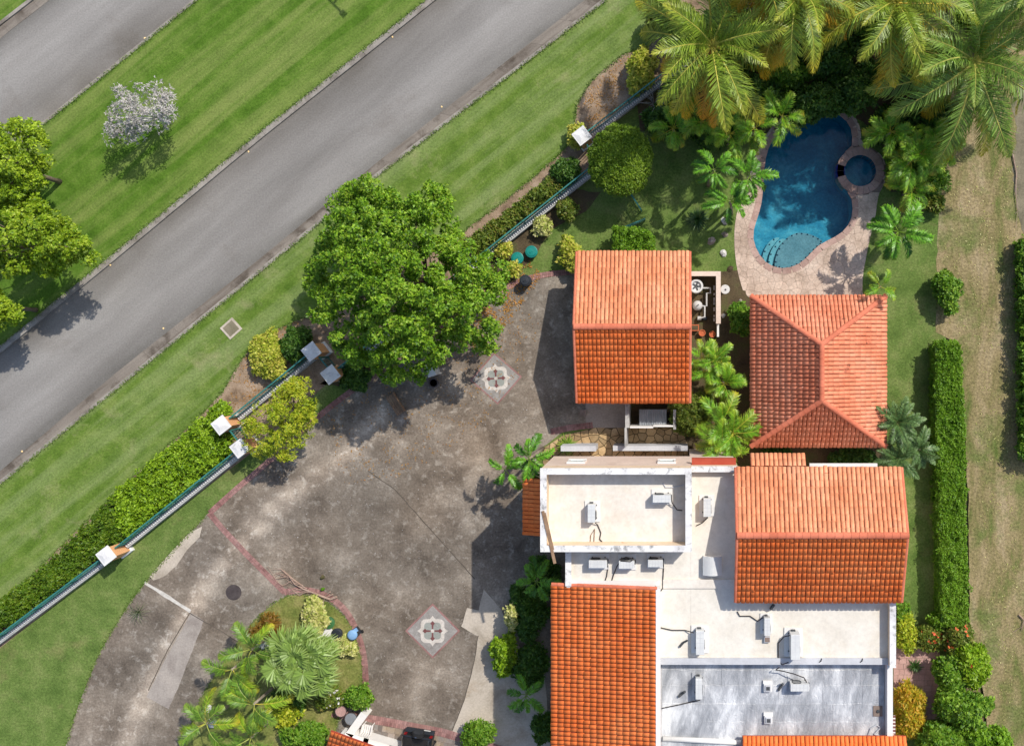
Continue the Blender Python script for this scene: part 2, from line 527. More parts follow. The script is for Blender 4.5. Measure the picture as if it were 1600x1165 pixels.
M['carpaint'] = mat('black_car_paint', [c(24,25,28), c(30,31,34)], 1, fine=.03, rough_=.22, spec=.6)
M['tyre'] = mat('tyre_rubber', [c(30,30,31), c(42,42,43)], 3, fine=.1, rough_=.8)
M['carglass'] = mat('car_glass', [c(14,18,24), c(20,24,30)], 1, fine=.02, rough_=.05, spec=.8)
M['chrome'] = mat('chrome', [c(190,190,192), c(210,210,212)], 1, fine=.02, rough_=.2, metal=1.0)
M['red_lens'] = mat('red_lens', [c(120,16,20), c(140,22,26)], 1, fine=.02, rough_=.2)
M['glass'] = mat('window_glass', [c(70,108,112), c(96,132,134)], 1, fine=.05, rough_=.08, spec=.8)
M['grey_panel'] = mat('grey_roof_sheet', [c(112,116,120), c(140,144,148)], 1, fine=.1, rough_=.5)
M['pooltile'] = mat('cobalt_tile', [c(16,14,110), c(30,26,140)], 3, fine=.2, rough_=.3)
M['pool'] = mat('pool_plaster', [c(34,116,144), c(52,134,158), c(92,164,180)], .7, detail=8, fine=.3, fscale=7, dist=.8)
M['pool_light'] = mat('pool_step_plaster', [c(110,160,168), c(136,182,186)], 1.2, detail=8, fine=.25, fscale=9)
M['shelf'] = mat('pool_shelf_plaster', [c(96,128,136), c(122,150,156)], 1.2, detail=8, fine=.3, fscale=10)
M['dot'] = mat('pool_dot_tile', [c(20,36,56), c(26,44,66)], 3, fine=.1)
M['coping'] = mat('coping_stone', [c(160,130,118), c(186,158,146)], .8, fine=.2, fscale=12, island=.12)

# aluminium-coated roofing felt
def membrane():
    m, nt, b, out = nodes('aluminium_membrane')
    p, g = pos(nt)
    q0, _ = pos(nt, R(8), (1, .35, 1))
    base = ramp(nt, noi(nt, q0, .9, 9, .68, .3), [c(138,140,143), c(176,177,179), c(226,226,225)], .36, .64)
    oi = N(nt, 'ShaderNodeObjectInfo')
    v = math_(nt, 'ADD', math_(nt, 'MULTIPLY', oi.outputs['Random'], .16), .9)
    cm = N(nt, 'ShaderNodeCombineColor')
    for i in range(3): nt.links.new(v, cm.inputs[i])
    nt.links.new(mixc(nt, 1.0, base, cm.outputs[0], 'MULTIPLY'), b.inputs['Base Color'])
    b.inputs['Metallic'].default_value = .15; b.inputs['Roughness'].default_value = .42
    q, _ = pos(nt, R(12), (1.6, .7, 1))
    bn = N(nt, 'ShaderNodeBump'); bn.inputs['Strength'].default_value = .9; bn.inputs['Distance'].default_value = .06
    nt.links.new(noi(nt, q, 2.6, 6, .6, 1.6), bn.inputs['Height'])
    nt.links.new(bn.outputs[0], b.inputs['Normal'])
    return m
M['membrane'] = membrane()

def water():
    m, nt, b, out = nodes('pool_water')
    nt.nodes.remove(b)
    t = N(nt, 'ShaderNodeBsdfTransparent'); t.inputs[0].default_value = (.76, .93, .96, 1)
    g = N(nt, 'ShaderNodeBsdfGlossy'); g.inputs['Roughness'].default_value = .03
    fr = N(nt, 'ShaderNodeFresnel'); fr.inputs[0].default_value = 1.33
    p, _ = pos(nt)
    bn = N(nt, 'ShaderNodeBump'); bn.inputs['Strength'].default_value = .25; bn.inputs['Distance'].default_value = .04
    nt.links.new(noi(nt, p, 2.2, 3), bn.inputs['Height'])
    nt.links.new(bn.outputs[0], g.inputs['Normal']); nt.links.new(bn.outputs[0], fr.inputs['Normal'])
    mx = N(nt, 'ShaderNodeMixShader')
    nt.links.new(fr.outputs[0], mx.inputs[0]); nt.links.new(t.outputs[0], mx.inputs[1]); nt.links.new(g.outputs[0], mx.inputs[2])
    nt.links.new(mx.outputs[0], out.inputs['Surface'])
    return m
M['water'] = water()

L = {}
L['tree'] = leafmat('tree_leaf', [c(44,82,12), c(82,126,20), c(124,164,34), c(172,198,64)], var=.6)
L['lime'] = leafmat('lime_tree_leaf', [c(66,96,12), c(104,138,18), c(144,172,32), c(178,196,58)], var=.5)
L['gold'] = leafmat('golden_leaf', [c(98,126,20), c(140,164,30), c(176,188,44), c(198,192,58)])
L['white'] = leafmat('silver_twig_leaf', [c(140,134,128), c(178,172,166), c(206,202,198)], trans=.15)
L['hedge'] = leafmat('hedge_leaf', [c(58,98,12), c(88,132,18), c(116,156,32), c(140,176,52)], var=.5)
L['clipped'] = leafmat('clipped_leaf', [c(64,98,16), c(92,128,22), c(120,150,32), c(146,168,52)], var=.5)
L['bed'] = leafmat('bed_leaf', [c(64,98,12), c(102,142,18), c(138,172,30), c(156,184,48)], var=.5)
L['olive'] = leafmat('olive_leaf', [c(62,84,24), c(88,112,32), c(118,138,46), c(130,120,50)])
L['dark'] = leafmat('dark_leaf', [c(34,64,18), c(54,92,26), c(78,116,36), c(112,144,54)], var=.5)
L['mid'] = leafmat('mid_leaf', [c(52,92,18), c(82,126,26), c(114,154,40), c(146,176,60)], var=.5)
L['cream'] = leafmat('variegated_leaf', [c(120,148,50), c(176,186,90), c(212,208,130), c(228,222,164)])
L['yellow'] = leafmat('yellow_leaf', [c(112,140,26), c(158,174,46), c(194,196,80), c(210,196,92)])
L['bronze'] = leafmat('bronze_leaf', [c(92,72,28), c(128,92,34), c(150,112,40), c(110,120,40)])
L['amber'] = leafmat('amber_leaf', [c(110,130,26), c(158,156,34), c(196,172,46), c(206,150,44)])
L['flower_white'] = leafmat('white_petal', [c(224,222,214), c(240,238,232)], trans=.2)
L['flower_orange'] = leafmat('orange_petal', [c(206,96,40), c(226,130,60), c(224,90,70)], trans=.2)
L['litter'] = leafmat('fallen_leaf', [c(128,86,34), c(164,110,44), c(186,140,70), c(120,96,60)], trans=.1)
L['palm'] = leafmat('palm_leaf', [], attr=True, trans=.25, rough_=.42, spec=.45)
L['bed2'] = leafmat('olive_bed_leaf', [c(72,84,26), c(74,108,18), c(98,132,22), c(120,140,38)], var=.5)  # darker olive and brown tones of the hedge leaves themselves
L['grassb'] = leafmat('grass_blade', [c(80,112,36), c(104,132,52), c(132,146,80)], trans=.2)

# ------------------------------------------------------------------ the setting
ext = lambda pts: toW(pts)
LOW_OUT = [(-420,1100),(-250,961),(0,757),(400,431),(438,400),(532,323),(602,266),(800,116),(949,0),(1250,-243),(1420,-380)]
LOW_IN = [(-420,1080),(-250,940),(0,735),(185,578),(400,408),(585,256),(800,88),(913,0),(1215,-243),(1385,-380)]
UP_OUT = [(-420,880),(-250,742),(0,540),(170,402),(400,211),(666,0),(970,-243),(1140,-380)]
UP_IN = [(x+5, y+6) for x, y in UP_OUT]
B_OUT = [(-420,592),(-250,454),(60,202),(309,0),(610,-243),(780,-380)]
B_IN = [(x-3, y-4) for x, y in B_OUT]
T_OUT = [(-420,377),(-250,238),(0,33),(43,0),(345,-243),(515,-380)]
T_IN = [(x+13, y+15) for x, y in T_OUT]
FENCE = [(-420,1322),(-250,1195),(0,1010),(196,856),(392,708),(500,615),(650,480),(930,265),(1010,140),(1200,-243),(1290,-380)]

POOL = smoothc([(1241,187),(1225,201),(1209,213),(1196,240),(1192,280),(1190,318),(1181,345),(1175,366),(1179,386),(1190,405),(1204,416),(1220,420.5),
                (1238,418),(1254,410),(1267,396),(1280,383),(1296,375),(1314,366),(1327,352),(1334,332),(1331,304),(1321,297),(1311,284),(1307,267),(1311,250),(1321,237),(1332,229),(1333,222),(1332,205),(1326,190),(1308,176),(1284,170),(1258,174)], it=2)
DECK = smoothc([(1240,172),(1214,190),(1194,213),(1176,255),(1160,300),(1148,345),(1147,385),(1152,425),(1166,470),(1230,480),(1350,475),(1346,440),(1358,376),(1368,340),(1372,302),(1384,285),(1384,250),(1366,232),(1346,226),(1344,195),(1330,176),(1308,162),(1284,156),(1258,160)], it=2)
SPA = (1344.0, 267.0)

wp = toW(POOL, 0)
ground = sheet('ground', [(-900,-900),(900,-900),(900,900),(-900,900)], -.16, M['ground'], holes=[toW(DECK)])
def pld(x, y, P): return min(segd(x, y, P[i], P[i+1]) for i in range(len(P)-1))
def road_col(A, B):
    def f(x, y):
        d1, d2 = pld(x, y, A), pld(x, y, B); t = d1/(d1+d2+1e-6)
        al = x*.78-y*.62; ac = x*.62+y*.78
        n = noise.noise(Vector((al*.006, ac*.05, 2))); n2 = noise.noise(Vector((al*.02, ac*.02, 5)))
        g1 = math.exp(-(t/.20)**2)*(.8+.9*n2); g2 = math.exp(-((1-t)/.09)**2)*(.9+.6*n2)
        v = 1.08-.34*g1-.38*g2+.06*n+.05*n2-.05*math.exp(-((t-.5)/.08)**2)+.05*(math.exp(-((t-.3)/.09)**2)+math.exp(-((t-.72)/.09)**2))
        return (v*(1+.03*g1), v, v*(1-.05*g1-.03*g2), 1)
    return f
sheet('road', toW(UP_IN) + toW(LOW_IN)[::-1], -.10, M['asphalt'], cuts=.5, colfn=road_col(UP_IN, LOW_IN))
sheet('far_road', toW(T_IN) + toW(B_IN)[::-1], -.10, M['asphalt'], cuts=.5, colfn=road_col(B_IN, T_IN))
sheet('median_lawn', toW(B_OUT) + toW(rough(UP_OUT, .8, 14, 3, False))[::-1], 0, M['lawn'])
sheet('far_lawn', toW(T_OUT) + toW([(200,-600),(-700,-600),(-700,300)]), 0, M['lawn'])
sheet('verge_lawn', toW(rough(LOW_OUT, .8, 14, 5, False)) + toW(FENCE)[::-1], 0, M['verge'])
sheet('garden_lawn', toW(FENCE) + toW([(1478,-380),(1478,1500),(-420,1500)]), 0, M['garden'], holes=[toW(DECK)])
sheet('dry_grass_strip', toW(rough([(1470,-380),(1482,150),(1464,380),(1462,520),(1500,540),(1512,760),(1516,1000),(1540,1100),(1570,1500)], 3, 12, 2, False) + [(2150,1500),(2150,-380)]), .006, M['dry'])
sheet('dirt_track', toW(rough([(1580,150),(1586,200),(1582,280),(1590,330),(1600,380),(1640,400),(1700,120),(1610,100)], 6, 7, 8)), .012,
      mat('dark_dirt', [c(96,90,72), c(120,112,92), c(136,126,104)], .9, fine=.3, fscale=10))

def band_sections(name, a, b, m, z0, z1, step, partname, gap=.012):
    """kerb or gutter laid in separate cast sections between two polylines"""
    root = bpy.data.objects.new(name, None); link(root); root['kind'] = 'structure'
    def samp(poly):
        P = [Vector(p).to_2d() for p in toW(poly)]
        Ls = [0]
        for i in range(1, len(P)): Ls.append(Ls[-1]+(P[i]-P[i-1]).length)
        def at(s):
            s = max(0, min(Ls[-1], s))
            for i in range(1, len(P)):
                if s <= Ls[i] or i == len(P)-1:
                    t = (s-Ls[i-1])/(Ls[i]-Ls[i-1]); return P[i-1].lerp(P[i], t)
        return at, Ls[-1]
    fa, la = samp(a); fb, lb = samp(b)
    n = int(la/step)
    for i in range(n):
        g = gap/la
        t0, t1 = i/n+g/2, (i+1)/n-g/2
        q = [fa(t0*la), fa(t1*la), fb(t1*lb), fb(t0*lb)]
        MB().prism([(p.x, p.y) for p in q], z0+random.uniform(-.004, .004), z1+random.uniform(-.006, .006)).build(partname, m, root)
    return root
off = lambda P, d: [(x+d*.62, y+d*.78) for x, y in P]
band_sections('kerb_median', UP_OUT, off(UP_OUT, 9), M['concrete_kerb'], -.14, .015, 2.6, 'kerb_stone')
band_sections('kerb_far_median', off(B_OUT, -5), B_OUT, M['concrete_kerb'], -.14, .02, 2.6, 'kerb_stone')
band_sections('gutter_verge', LOW_IN, off(LOW_OUT, -6), M['gutter'], -.14, -.085, 2.3, 'gutter_slab')
band_sections('kerb_verge', off(LOW_OUT, -5.6), LOW_OUT, M['concrete_kerb'], -.14, .015, 2.3, 'kerb_stone')
band_sections('gutter_far', off(T_OUT, 5.4), T_IN, M['gutter'], -.14, -.085, 2.3, 'gutter_slab')
band_sections('kerb_far', T_OUT, off(T_OUT, 5), M['concrete_kerb'], -.14, .015, 2.3, 'kerb_stone')

# planting beds
BED1 = [(-420,1255),(-250,1130),(0,945),(45,903),(137,812),(190,762),(237,719),(309,654),(347,613),(378,561),(400,532),(451,506),(482,494),(560,470),(650,410),(724,362),(800,305),(869,247),(896,220),(901,165),(921,130),(972,86),(1016,72),(1030,40),(1110,-60)]
BEDF = [(-420,1322),(-250,1195),(0,1012),(196,858),(392,708),(510,600),(650,484),(780,384),(930,268),(950,200),(1015,142),(1110,70)]
sheet('mulch_bed', toW(rough(BED1, 2.2, 9, 4, False)) + toW(BEDF)[::-1], .008, M['mulch'])
sheet('garden_bed', toW(rough([(500,600),(650,486),(790,380),(900,296),(940,300),(915,330),(860,360),(835,400),(800,440),(740,478),(640,545),(560,604)], 3, 10, 6)), .008, M['soil'])
sheet('tree_bed', toW(rough([(990,130),(1100,120),(1200,60),(1480,20),(1480,260),(1440,300),(1392,300),(1384,235),(1348,190),(1284,150),(1236,168),(1190,214),(1150,230),(1090,205),(1000,205)], 4, 12, 7)), .010, M['soil'])
sheet('shade_soil', toW(rough([(1078,430),(1172,420),(1176,720),(1130,740),(1076,735),(1070,670)], 3, 10, 9)), .008, M['soil'])
sheet('rear_soil', toW(rough([(1176,690),(1390,690),(1400,735),(1150,745)], 2, 10, 19)), .014, M['soil'])

# driveway
DRIVE = [(40,1450),(80,1250),(103,1165),(120,1108),(151,1029),(175,985),(206,937),(227,909),(299,830),(324,803),(371,762),(395,742),(440,703),(503,645),(555,606),(620,563),
         (690,515),(740,482),(777,458),(803,444),(830,437),(870,431),(925,428),(925,668),(880,674),(845,700),(835,730),(905,760),(905,1450)]
TRACK = [(600,640),(540,712),(470,760),(390,830),(320,915),(262,1010),(225,1090),(190,1180),(170,1300)]
def drive_col(x, y):
    d = min(segd(x, y, TRACK[i], TRACK[i+1]) for i in range(len(TRACK)-1))
    t = max(0, 1-d/26.0)
    n = noise.noise(Vector((x*.012, y*.012, 3.0)))
    v = .92 + 1.15*t*t*(3-2*t)*(.7+.6*noise.noise(Vector((x*.05, y*.05, 7)))) + .22*n
    v -= .14*max(0, 1-math.hypot(x-560, y-850)/190)
    v += .10*max(0, 1-math.hypot(x-740, y-700)/150)
    if x < 300 and y > 900: v *= .93
    warm = .05*noise.noise(Vector((x*.01, y*.01, 9)))+.02+.05*max(0, 1-math.hypot(x-740, y-700)/170)
    return (v*(1+warm), v, v*(1-warm), 1)
sheet('driveway', toW(rough(DRIVE, 1.2, 9, 5)), .014, M['drive'], cuts=.45, colfn=drive_col)
dr = lambda n, p, m, z=.02: sheet(n, toW(rough(p, 1.0, 6, 12)), z, m)
dr('concrete_patch', [(299,957),(319,969),(303,1010),(285,1057),(264,1107),(229,1088),(258,1030)], M['patch'])
dr('concrete_patch_verge', [(296,832),(316,822),(312,838),(290,862),(276,884),(256,900),(240,906),(234,900),(262,868)], M['pale'])
dr('pale_apron', [(756,920),(784,952),(800,1000),(850,1040),(860,1165),(860,1300),(650,1300),(708,1139),(726,1091),(742,1026),(747,993),(721,978),(730,949),(748,953)], M['pale'])
dr('white_joint_strip', [(227,907),(262,928),(299,952),(297,957),(260,934),(226,912)], M['white_line'], .022)
jm = mat('joint_dark', [c(74,66,58), c(104,95,84)], 1.2)
for q in ([(575,735),(618,765),(680,835),(742,904)], [(297,957),(345,985),(372,1002)], [(297,957),(262,1015),(232,1078)], [(747,992),(742,1028),(726,1092),(707,1140)]):
    P = rough(q, .8, 8, 2, False)
    mb = MB()
    for a, b in zip(P[:-1], P[1:]):
        A, B = W(*a), W(*b); d = (B-A); d.normalize(); n_ = Vector((-d.y, d.x, 0))*.028
        mb.add([(A-n_)+Vector((0,0,.0225)), (A+n_)+Vector((0,0,.0225)), (B+n_)+Vector((0,0,.0225)), (B-n_)+Vector((0,0,.0225))], [(0,1,2,3)][::1])
    o = mb.build('driveway_joint', jm); o['kind'] = 'structure'

# brick edging bands: small bricks joined
def brick_band(pts, width_px, name='brick_edging', z0=.0, z1=.035):
    P = [W(*p) for p in pts]
    mb = MB()
    Ls = [0]
    for i in range(1, len(P)): Ls.append(Ls[-1]+(P[i]-P[i-1]).length)
    s = 0.0; pit = .125
    w = width_px*H/F
    while s < Ls[-1]:
        for i in range(1, len(P)):
            if s <= Ls[i]: break
        t = (s-Ls[i-1])/(Ls[i]-Ls[i-1]); p = P[i-1].lerp(P[i], t); d = P[i]-P[i-1]
        a = math.atan2(d.y, d.x)
        for r_ in (-.25, .25):
            mb.rbox(p.x - math.sin(a)*r_*w, p.y + math.cos(a)*r_*w, z0, z1+random.uniform(-.004, .004), pit-.012, w/2-.012, a+random.uniform(-.02, .02))
        s += pit
    o = mb.build(name, M['brick']); o['kind'] = 'structure'
    return o
brick_band(smoothc([(329,800),(371,762),(395,742),(440,703),(503,645),(555,606),(620,563),(690,515),(740,482),(777,458),(806,441),(830,433),(870,426),(925,424)], False, 2), 9)
brick_band([(328,802),(350,828),(385,865),(420,900),(446,926)], 9)
brick_band(smoothc([(446,924),(480,920),(512,930),(536,947),(552,972),(563,1000),(570,1030),(572,1075)], False, 2), 10)
brick_band([(514,1112),(600,1126),(690,1143),(775,1168),(860,1190)], 13)
brick_band([(862,674),(890,668),(925,664)], 10)
# garden island
ISL = smoothc([(441,931),(400,966),(375,998),(345,1040),(314,1089),(300,1127),(285,1180),(270,1300),(520,1300),(520,1120),(566,1085),(566,1030),(556,990),(536,958),(510,938),(478,927)], it=2)
sheet('island_lawn', toW(rough(ISL, 1.0, 7, 4)), .036, M['island'])
# slate patio by the white wall, flagstone path, pool deck, right-hand pavers
def stones(name, partname, polys, z0, z1, m, jm_, base_poly, limit=300):
    base = sheet(name, base_poly, z0, jm_)
    for k, q in enumerate(polys):
        cx = sum(p[0] for p in q)/len(q); cy = sum(p[1] for p in q)/len(q)
        o = MB().prism([(p[0]-cx, p[1]-cy) for p in q], z0-.02, z1+random.uniform(-.005, .006)).build(partname, m, base)
        o.location = (cx, cy, 0)
    return base
def rows(poly, w, h, gap, ang, seed=1):
    r = random.Random(seed); res = []
    ca, sa = math.cos(ang), math.sin(ang)
    rot = [(x*ca+y*sa, -x*sa+y*ca) for x, y in [(p[0], p[1]) for p in poly]]
    x0, x1 = min(p[0] for p in rot), max(p[0] for p in rot); y0, y1 = min(p[1] for p in rot), max(p[1] for p in rot)
    y = y0; k = 0
    while y < y1:
        x = x0 - (k % 2)*w*.5
        while x < x1:
            ww = w*r.choice((.6, 1, 1, 1.3))
            q = rot
            for (px, py, nx, ny) in ((x+gap/2, 0, -1, 0), (x+ww-gap/2, 0, 1, 0), (0, y+gap/2, 0, -1), (0, y+h-gap/2, 0, 1)):
                q = clip(q, px, py, nx, ny)
                if len(q) < 3: break
            if len(q) >= 3:
                q2 = [q[0]]
                for p in q[1:]:
                    if math.hypot(p[0]-q2[-1][0], p[1]-q2[-1][1]) > .01: q2.append(p)
                ar = abs(sum(q2[i][0]*q2[(i+1) % len(q2)][1]-q2[(i+1) % len(q2)][0]*q2[i][1] for i in range(len(q2))))/2
                if len(q2) >= 3 and ar > w*h*.12: res.append([(a*ca-b*sa, a*sa+b*ca) for a, b in q2])
            x += ww
        y += h; k += 1
    return res
xy = lambda poly, z=0: [(p.x, p.y) for p in toW(poly, z)]
PAT = xy([(560,1122),(600,1133),(690,1150),(790,1180),(860,1200),(860,1240),(520,1240),(500,1160)])
stones('slate_patio', 'slate_tile', rows(PAT, .42, .36, .02, R(-10), 4), .024, .040, M['slate'], M['joint'], PAT)
FLAG = xy([(846,702),(880,680),(930,668),(1060,668),(1075,690),(1075,712),(980,718),(880,716),(850,730)])
stones('flagstone_path', 'flagstone', pave(FLAG, .46, .045, seed=3), .020, .045, M['flag'], M['soil'], FLAG)
PAVE_R = xy([(1396,1000),(1440,1000),(1468,1014),(1468,1120),(1396,1140)])
stones('pink_paving', 'paver', rows(PAVE_R, .34, .34, .02, 0, 6), .020, .034, M['paver'], M['joint'], PAVE_R)
DRVG = xy([(915,628),(982,628),(982,668),(915,668)])
sheet('garage_apron', DRVG, .030, M['patch'])

# pool deck: crazy paving stones laid around the pool and spa
deck_base = sheet('pool_deck', toW(DECK), .0, M['joint'], holes=[wp, toW(ell(SPA[0], SPA[1], 25.5, 25.5, 28))])
pw = [(p.x, p.y) for p in wp]; dw = [(p.x, p.y) for p in toW(DECK)]
def dist_poly(p, poly): return edged(p[0], p[1], poly)
cop = .34
spc = W(*SPA); SR_IN, SR_OUT = 24.5*H/F, 37*H/F
for q in pave(dw, .42, .012, seed=5):
    keep = []
    cx = sum(p[0] for p in q)/len(q); cy = sum(p[1] for p in q)/len(q)
    if inside(cx, cy, pw) or math.hypot(cx-spc.x, cy-spc.y) < SR_OUT: continue
    if any(inside(p[0], p[1], pw) or math.hypot(p[0]-spc.x, p[1]-spc.y) < SR_OUT-.1 for p in q):
        q = [(p[0], p[1]) for p in q if not inside(p[0], p[1], pw) and math.hypot(p[0]-spc.x, p[1]-spc.y) >= SR_OUT-.1]
        if len(q) < 3: continue
    o = MB().prism([(p[0]-cx, p[1]-cy) for p in q], -.01, .022+random.uniform(-.004, .004)).build('deck_stone', M['deck'], deck_base)
    o.location = (cx, cy, 0)
# coping stones along the pool edge
nP = len(pw)
per = [0]
for i in range(nP): per.append(per[-1]+math.hypot(pw[(i+1) % nP][0]-pw[i][0], pw[(i+1) % nP][1]-pw[i][1]))
def at_per(s):
    s = s % per[-1]
    for i in range(nP):
        if s <= per[i+1]:
            t = (s-per[i])/(per[i+1]-per[i]+1e-9); a = pw[i]; b = pw[(i+1) % nP]
            return Vector((a[0]+(b[0]-a[0])*t, a[1]+(b[1]-a[1])*t))
nc = int(per[-1]/.55)
for k in range(nc):
    s0, s1 = k*per[-1]/nc+.008, (k+1)*per[-1]/nc-.008
    a, b = at_per(s0), at_per(s1); mpt = (a+b)/2
    if math.hypot(mpt.x-spc.x, mpt.y-spc.y) < SR_OUT+.05: continue
    d = (b-a).normalized(); n_ = Vector((-d.y, d.x))
    if inside(mpt.x+n_.x*.1, mpt.y+n_.y*.1, pw): n_ = -n_
    q = [a-n_*.03, b-n_*.03, b+n_*cop, a+n_*cop]
    MB().prism([(p.x, p.y) for p in q], -.06, .034).build('coping_stone', M['coping'], deck_base)
# spa ring of wedge stones with a cobalt spillway
ns = 22
for k in range(ns):
    a0, a1 = 2*math.pi*k/ns+.006, 2*math.pi*(k+1)/ns-.006
    am = (a0+a1)/2
    spill = abs((am-math.pi+math.pi) % (2*math.pi)-math.pi) < .0
    sp_ = abs(am-math.pi) < .30
    q = []
    for t in (0, .5, 1): a = a0+(a1-a0)*t; q.append((spc.x+SR_OUT*math.cos(a), spc.y+SR_OUT*math.sin(a)))
    for t in (1, .5, 0): a = a0+(a1-a0)*t; q.append((spc.x+SR_IN*math.cos(a), spc.y+SR_IN*math.sin(a)))
    MB().prism(q, -.9, .0 if sp_ else .12).build('spillway_tile' if sp_ else 'spa_stone', M['pooltile'] if sp_ else M['coping'], deck_base)
# pool shell, steps, shelf, spa shell and water
shell = bpy.data.objects.new('swimming_pool', None); shell.location = (W(1255,300).x, W(1255,300).y, -1.9); link(shell)
tag(shell, 'kidney shaped blue swimming pool with round spa and corner steps', 'swimming pool')
mb = MB()
deep = lambda y: -1.75 if y > W(0,330).y else -1.75+(W(0,330).y-y)/(W(0,330).y-W(0,385).y)*.75
n_ = len(pw)
import itertools
vs = [(p[0], p[1], -.03) for p in pw] + [(p[0], p[1], min(-1.0, deep(p[1]))) for p in pw]
mb.add(vs, [(i, n_+i, n_+(i+1) % n_, (i+1) % n_) for i in range(n_)])
for t in tessellate_polygon([[Vector((p[0], p[1], 0)) for p in pw]]):
    a, b, d = (Vector((*pw[i], 0)) for i in t)
    t = tuple(t) if (b-a).cross(d-a).z > 0 else tuple(t)[::-1]
    mb.add([vs[n_+i] for i in t], [(0,1,2)])
mb.build('basin', M['pool'], shell, world=True)
def clipped_to_pool(poly):
    # keep points inside the pool outline by pulling them towards the pool middle
    out = []
    cx, cy = W(1250,360).x, W(1250,360).y
    for p in poly:
        t = 0
        while not inside(p[0], p[1], pw) and t < 60:
            p = (p[0]+(cx-p[0])*.03, p[1]+(cy-p[1])*.03); t += 1
        out.append(p)
    return out
SHELF = clipped_to_pool(xy(smoothc([(1210,418),(1214,395),(1224,376),(1240,364),(1256,362),(1276,368),(1289,377),(1278,384),(1266,397),(1252,410),(1236,418),(1220,420)], it=2)))
sh = MB().prism(SHELF, -1.6, -.34).build('tanning_shelf', M['shelf'], shell, world=True)
for k, (zt, q) in enumerate(((-.55, [(1201,414),(1204,395),(1212,380),(1222,371),(1230,372),(1222,380),(1213,396),(1209,416)]), (-.78, [(1192,407),(1195,390),(1203,376),(1213,369),(1222,369),(1211,379),(1203,394),(1200,413)]))):
    MB().prism(clipped_to_pool(xy(smoothc(q, it=1))), -1.6, zt).build('pool_step', M['pool_light'], shell, world=True)
mb = MB()
for q, z_ in ((SHELF, -.325),):
    for k in range(0, len(q), 2):
        x = q[k][0]*.955 + .045*sum(p[0] for p in q)/len(q); y = q[k][1]*.955 + .045*sum(p[1] for p in q)/len(q)
        mb.rbox(x, y, z_-.05, z_, .085, .085, .4)
for pts, z_ in (([(1203,408),(1206,396),(1213,384),(1220,376)], -.535), ([(1194,402),(1197,391),(1204,380),(1211,372)], -.765)):
    for p in pts:
        w_ = W(*p); mb.rbox(w_.x, w_.y, z_-.05, z_, .085, .085, .4)
o = mb.build('marker_tiles', M['dot'], shell, world=True); o['kind'] = 'stuff'
sb = MB()
ringv = [(spc.x+SR_IN*math.cos(2*math.pi*k/28), spc.y+SR_IN*math.sin(2*math.pi*k/28)) for k in range(28)]
vs = [(x, y, .02) for x, y in ringv]+[(x, y, -.9) for x, y in ringv]
sb.add(vs, [(i, 28+i, 28+(i+1) % 28, (i+1) % 28) for i in range(28)]+[tuple(range(28, 56))])
sb.build('spa_basin', M['pool'], shell, world=True)
MB().add([(p[0], p[1], -.13) for p in pw], [tuple(t) for t in [tt if (Vector((*pw[tt[1]],0))-Vector((*pw[tt[0]],0))).cross(Vector((*pw[tt[2]],0))-Vector((*pw[tt[0]],0))).z > 0 else tt[::-1] for tt in tessellate_polygon([[Vector((p[0], p[1], 0)) for p in pw]])]]).build('water_surface', M['water'], shell, world=True)
MB().add([(x, y, -.02) for x, y in ringv], [tuple(range(28))]).build('spa_water', M['water'], shell, world=True)

# paving medallions
def medallion(px, py, half, label, rz=0.0):
    p = W(px, py, .016)
    t = thing('paving_medallion', label, 'paving inlay', p, 'diamond paving medallions in the driveway', rz)
    s = half*H/F
    dia = lambda r: [(r, 0), (0, r), (-r, 0), (0, -r)]
    MB().prism(dia(s), 0, .006).build('border', M['brick'], t)
    MB().prism(dia(s*.915), .002, .010).build('field', M['med_grey'], t)
    def lobes(r, tip):
        pts = []
        for q in range(4):
            a0 = q*math.pi/2
            ca, sa = math.cos(a0), math.sin(a0)
            L_ = [(tip, 0), (r*.93, r*.13), (r*.86, r*.22), (r*.86, r*.52), (r*.82, r*.68), (r*.68, r*.82), (r*.52, r*.86), (r*.22, r*.86), (r*.13, r*.93)]
            pts += [(x*ca-y*sa, x*sa+y*ca) for x, y in L_]
        return pts
    MB().prism(lobes(s*.50, s*.56), .006, .014).build('scalloped_ring', M['med_white'], t)
    MB().prism(lobes(s*.355, s*.37), .010, .018).build('inner_field', M['med_grey2'], t)
    for q in range(4):
        a0 = q*math.pi/2; ca, sa = math.cos(a0), math.sin(a0)
        L_ = [(.05*s, -.025*s), (.22*s, -.035*s), (.27*s, -.085*s), (.36*s, 0), (.27*s, .085*s), (.22*s, .035*s), (.05*s, .025*s)]
        MB().prism([(x*ca-y*sa, x*sa+y*ca) for x, y in L_], .014, .022).build('petal', M['med_red'], t)
    MB().lathe(0, 0, [(s*.065, .016), (s*.065, .024)], 16).build('centre_disc', M['med_white'], t)
medallion(676, 985, 43, 'diamond flower paving inlay beside the pale concrete apron')
medallion(775, 591, 41, 'diamond flower paving inlay partly under the big tree canopy', R(4))

# ------------------------------------------------------------------ vegetation builders
def leaf_cloud(P, D, Nn, Ls, Ws, droop=.15):
    """diamond leaves: arrays of positions, axes, normals"""
    S_ = np.cross(D, Nn); S_ /= np.linalg.norm(S_, axis=1, keepdims=True)+1e-9
    up = np.cross(S_, D)
    mid = P + D*(Ls*.5)[:, None]
    tip = P + D*Ls[:, None]; tip[:, 2] -= droop*Ls
    a = mid + S_*(Ws*.5)[:, None] + up*(Ws*.18)[:, None]
    b = mid - S_*(Ws*.5)[:, None] + up*(Ws*.18)[:, None]
    n = len(P)
    V = np.empty((n*4, 3)); V[0::4] = P; V[1::4] = a; V[2::4] = tip; V[3::4] = b
    Fc = np.arange(n*4).reshape(n, 4)
    return V, Fc

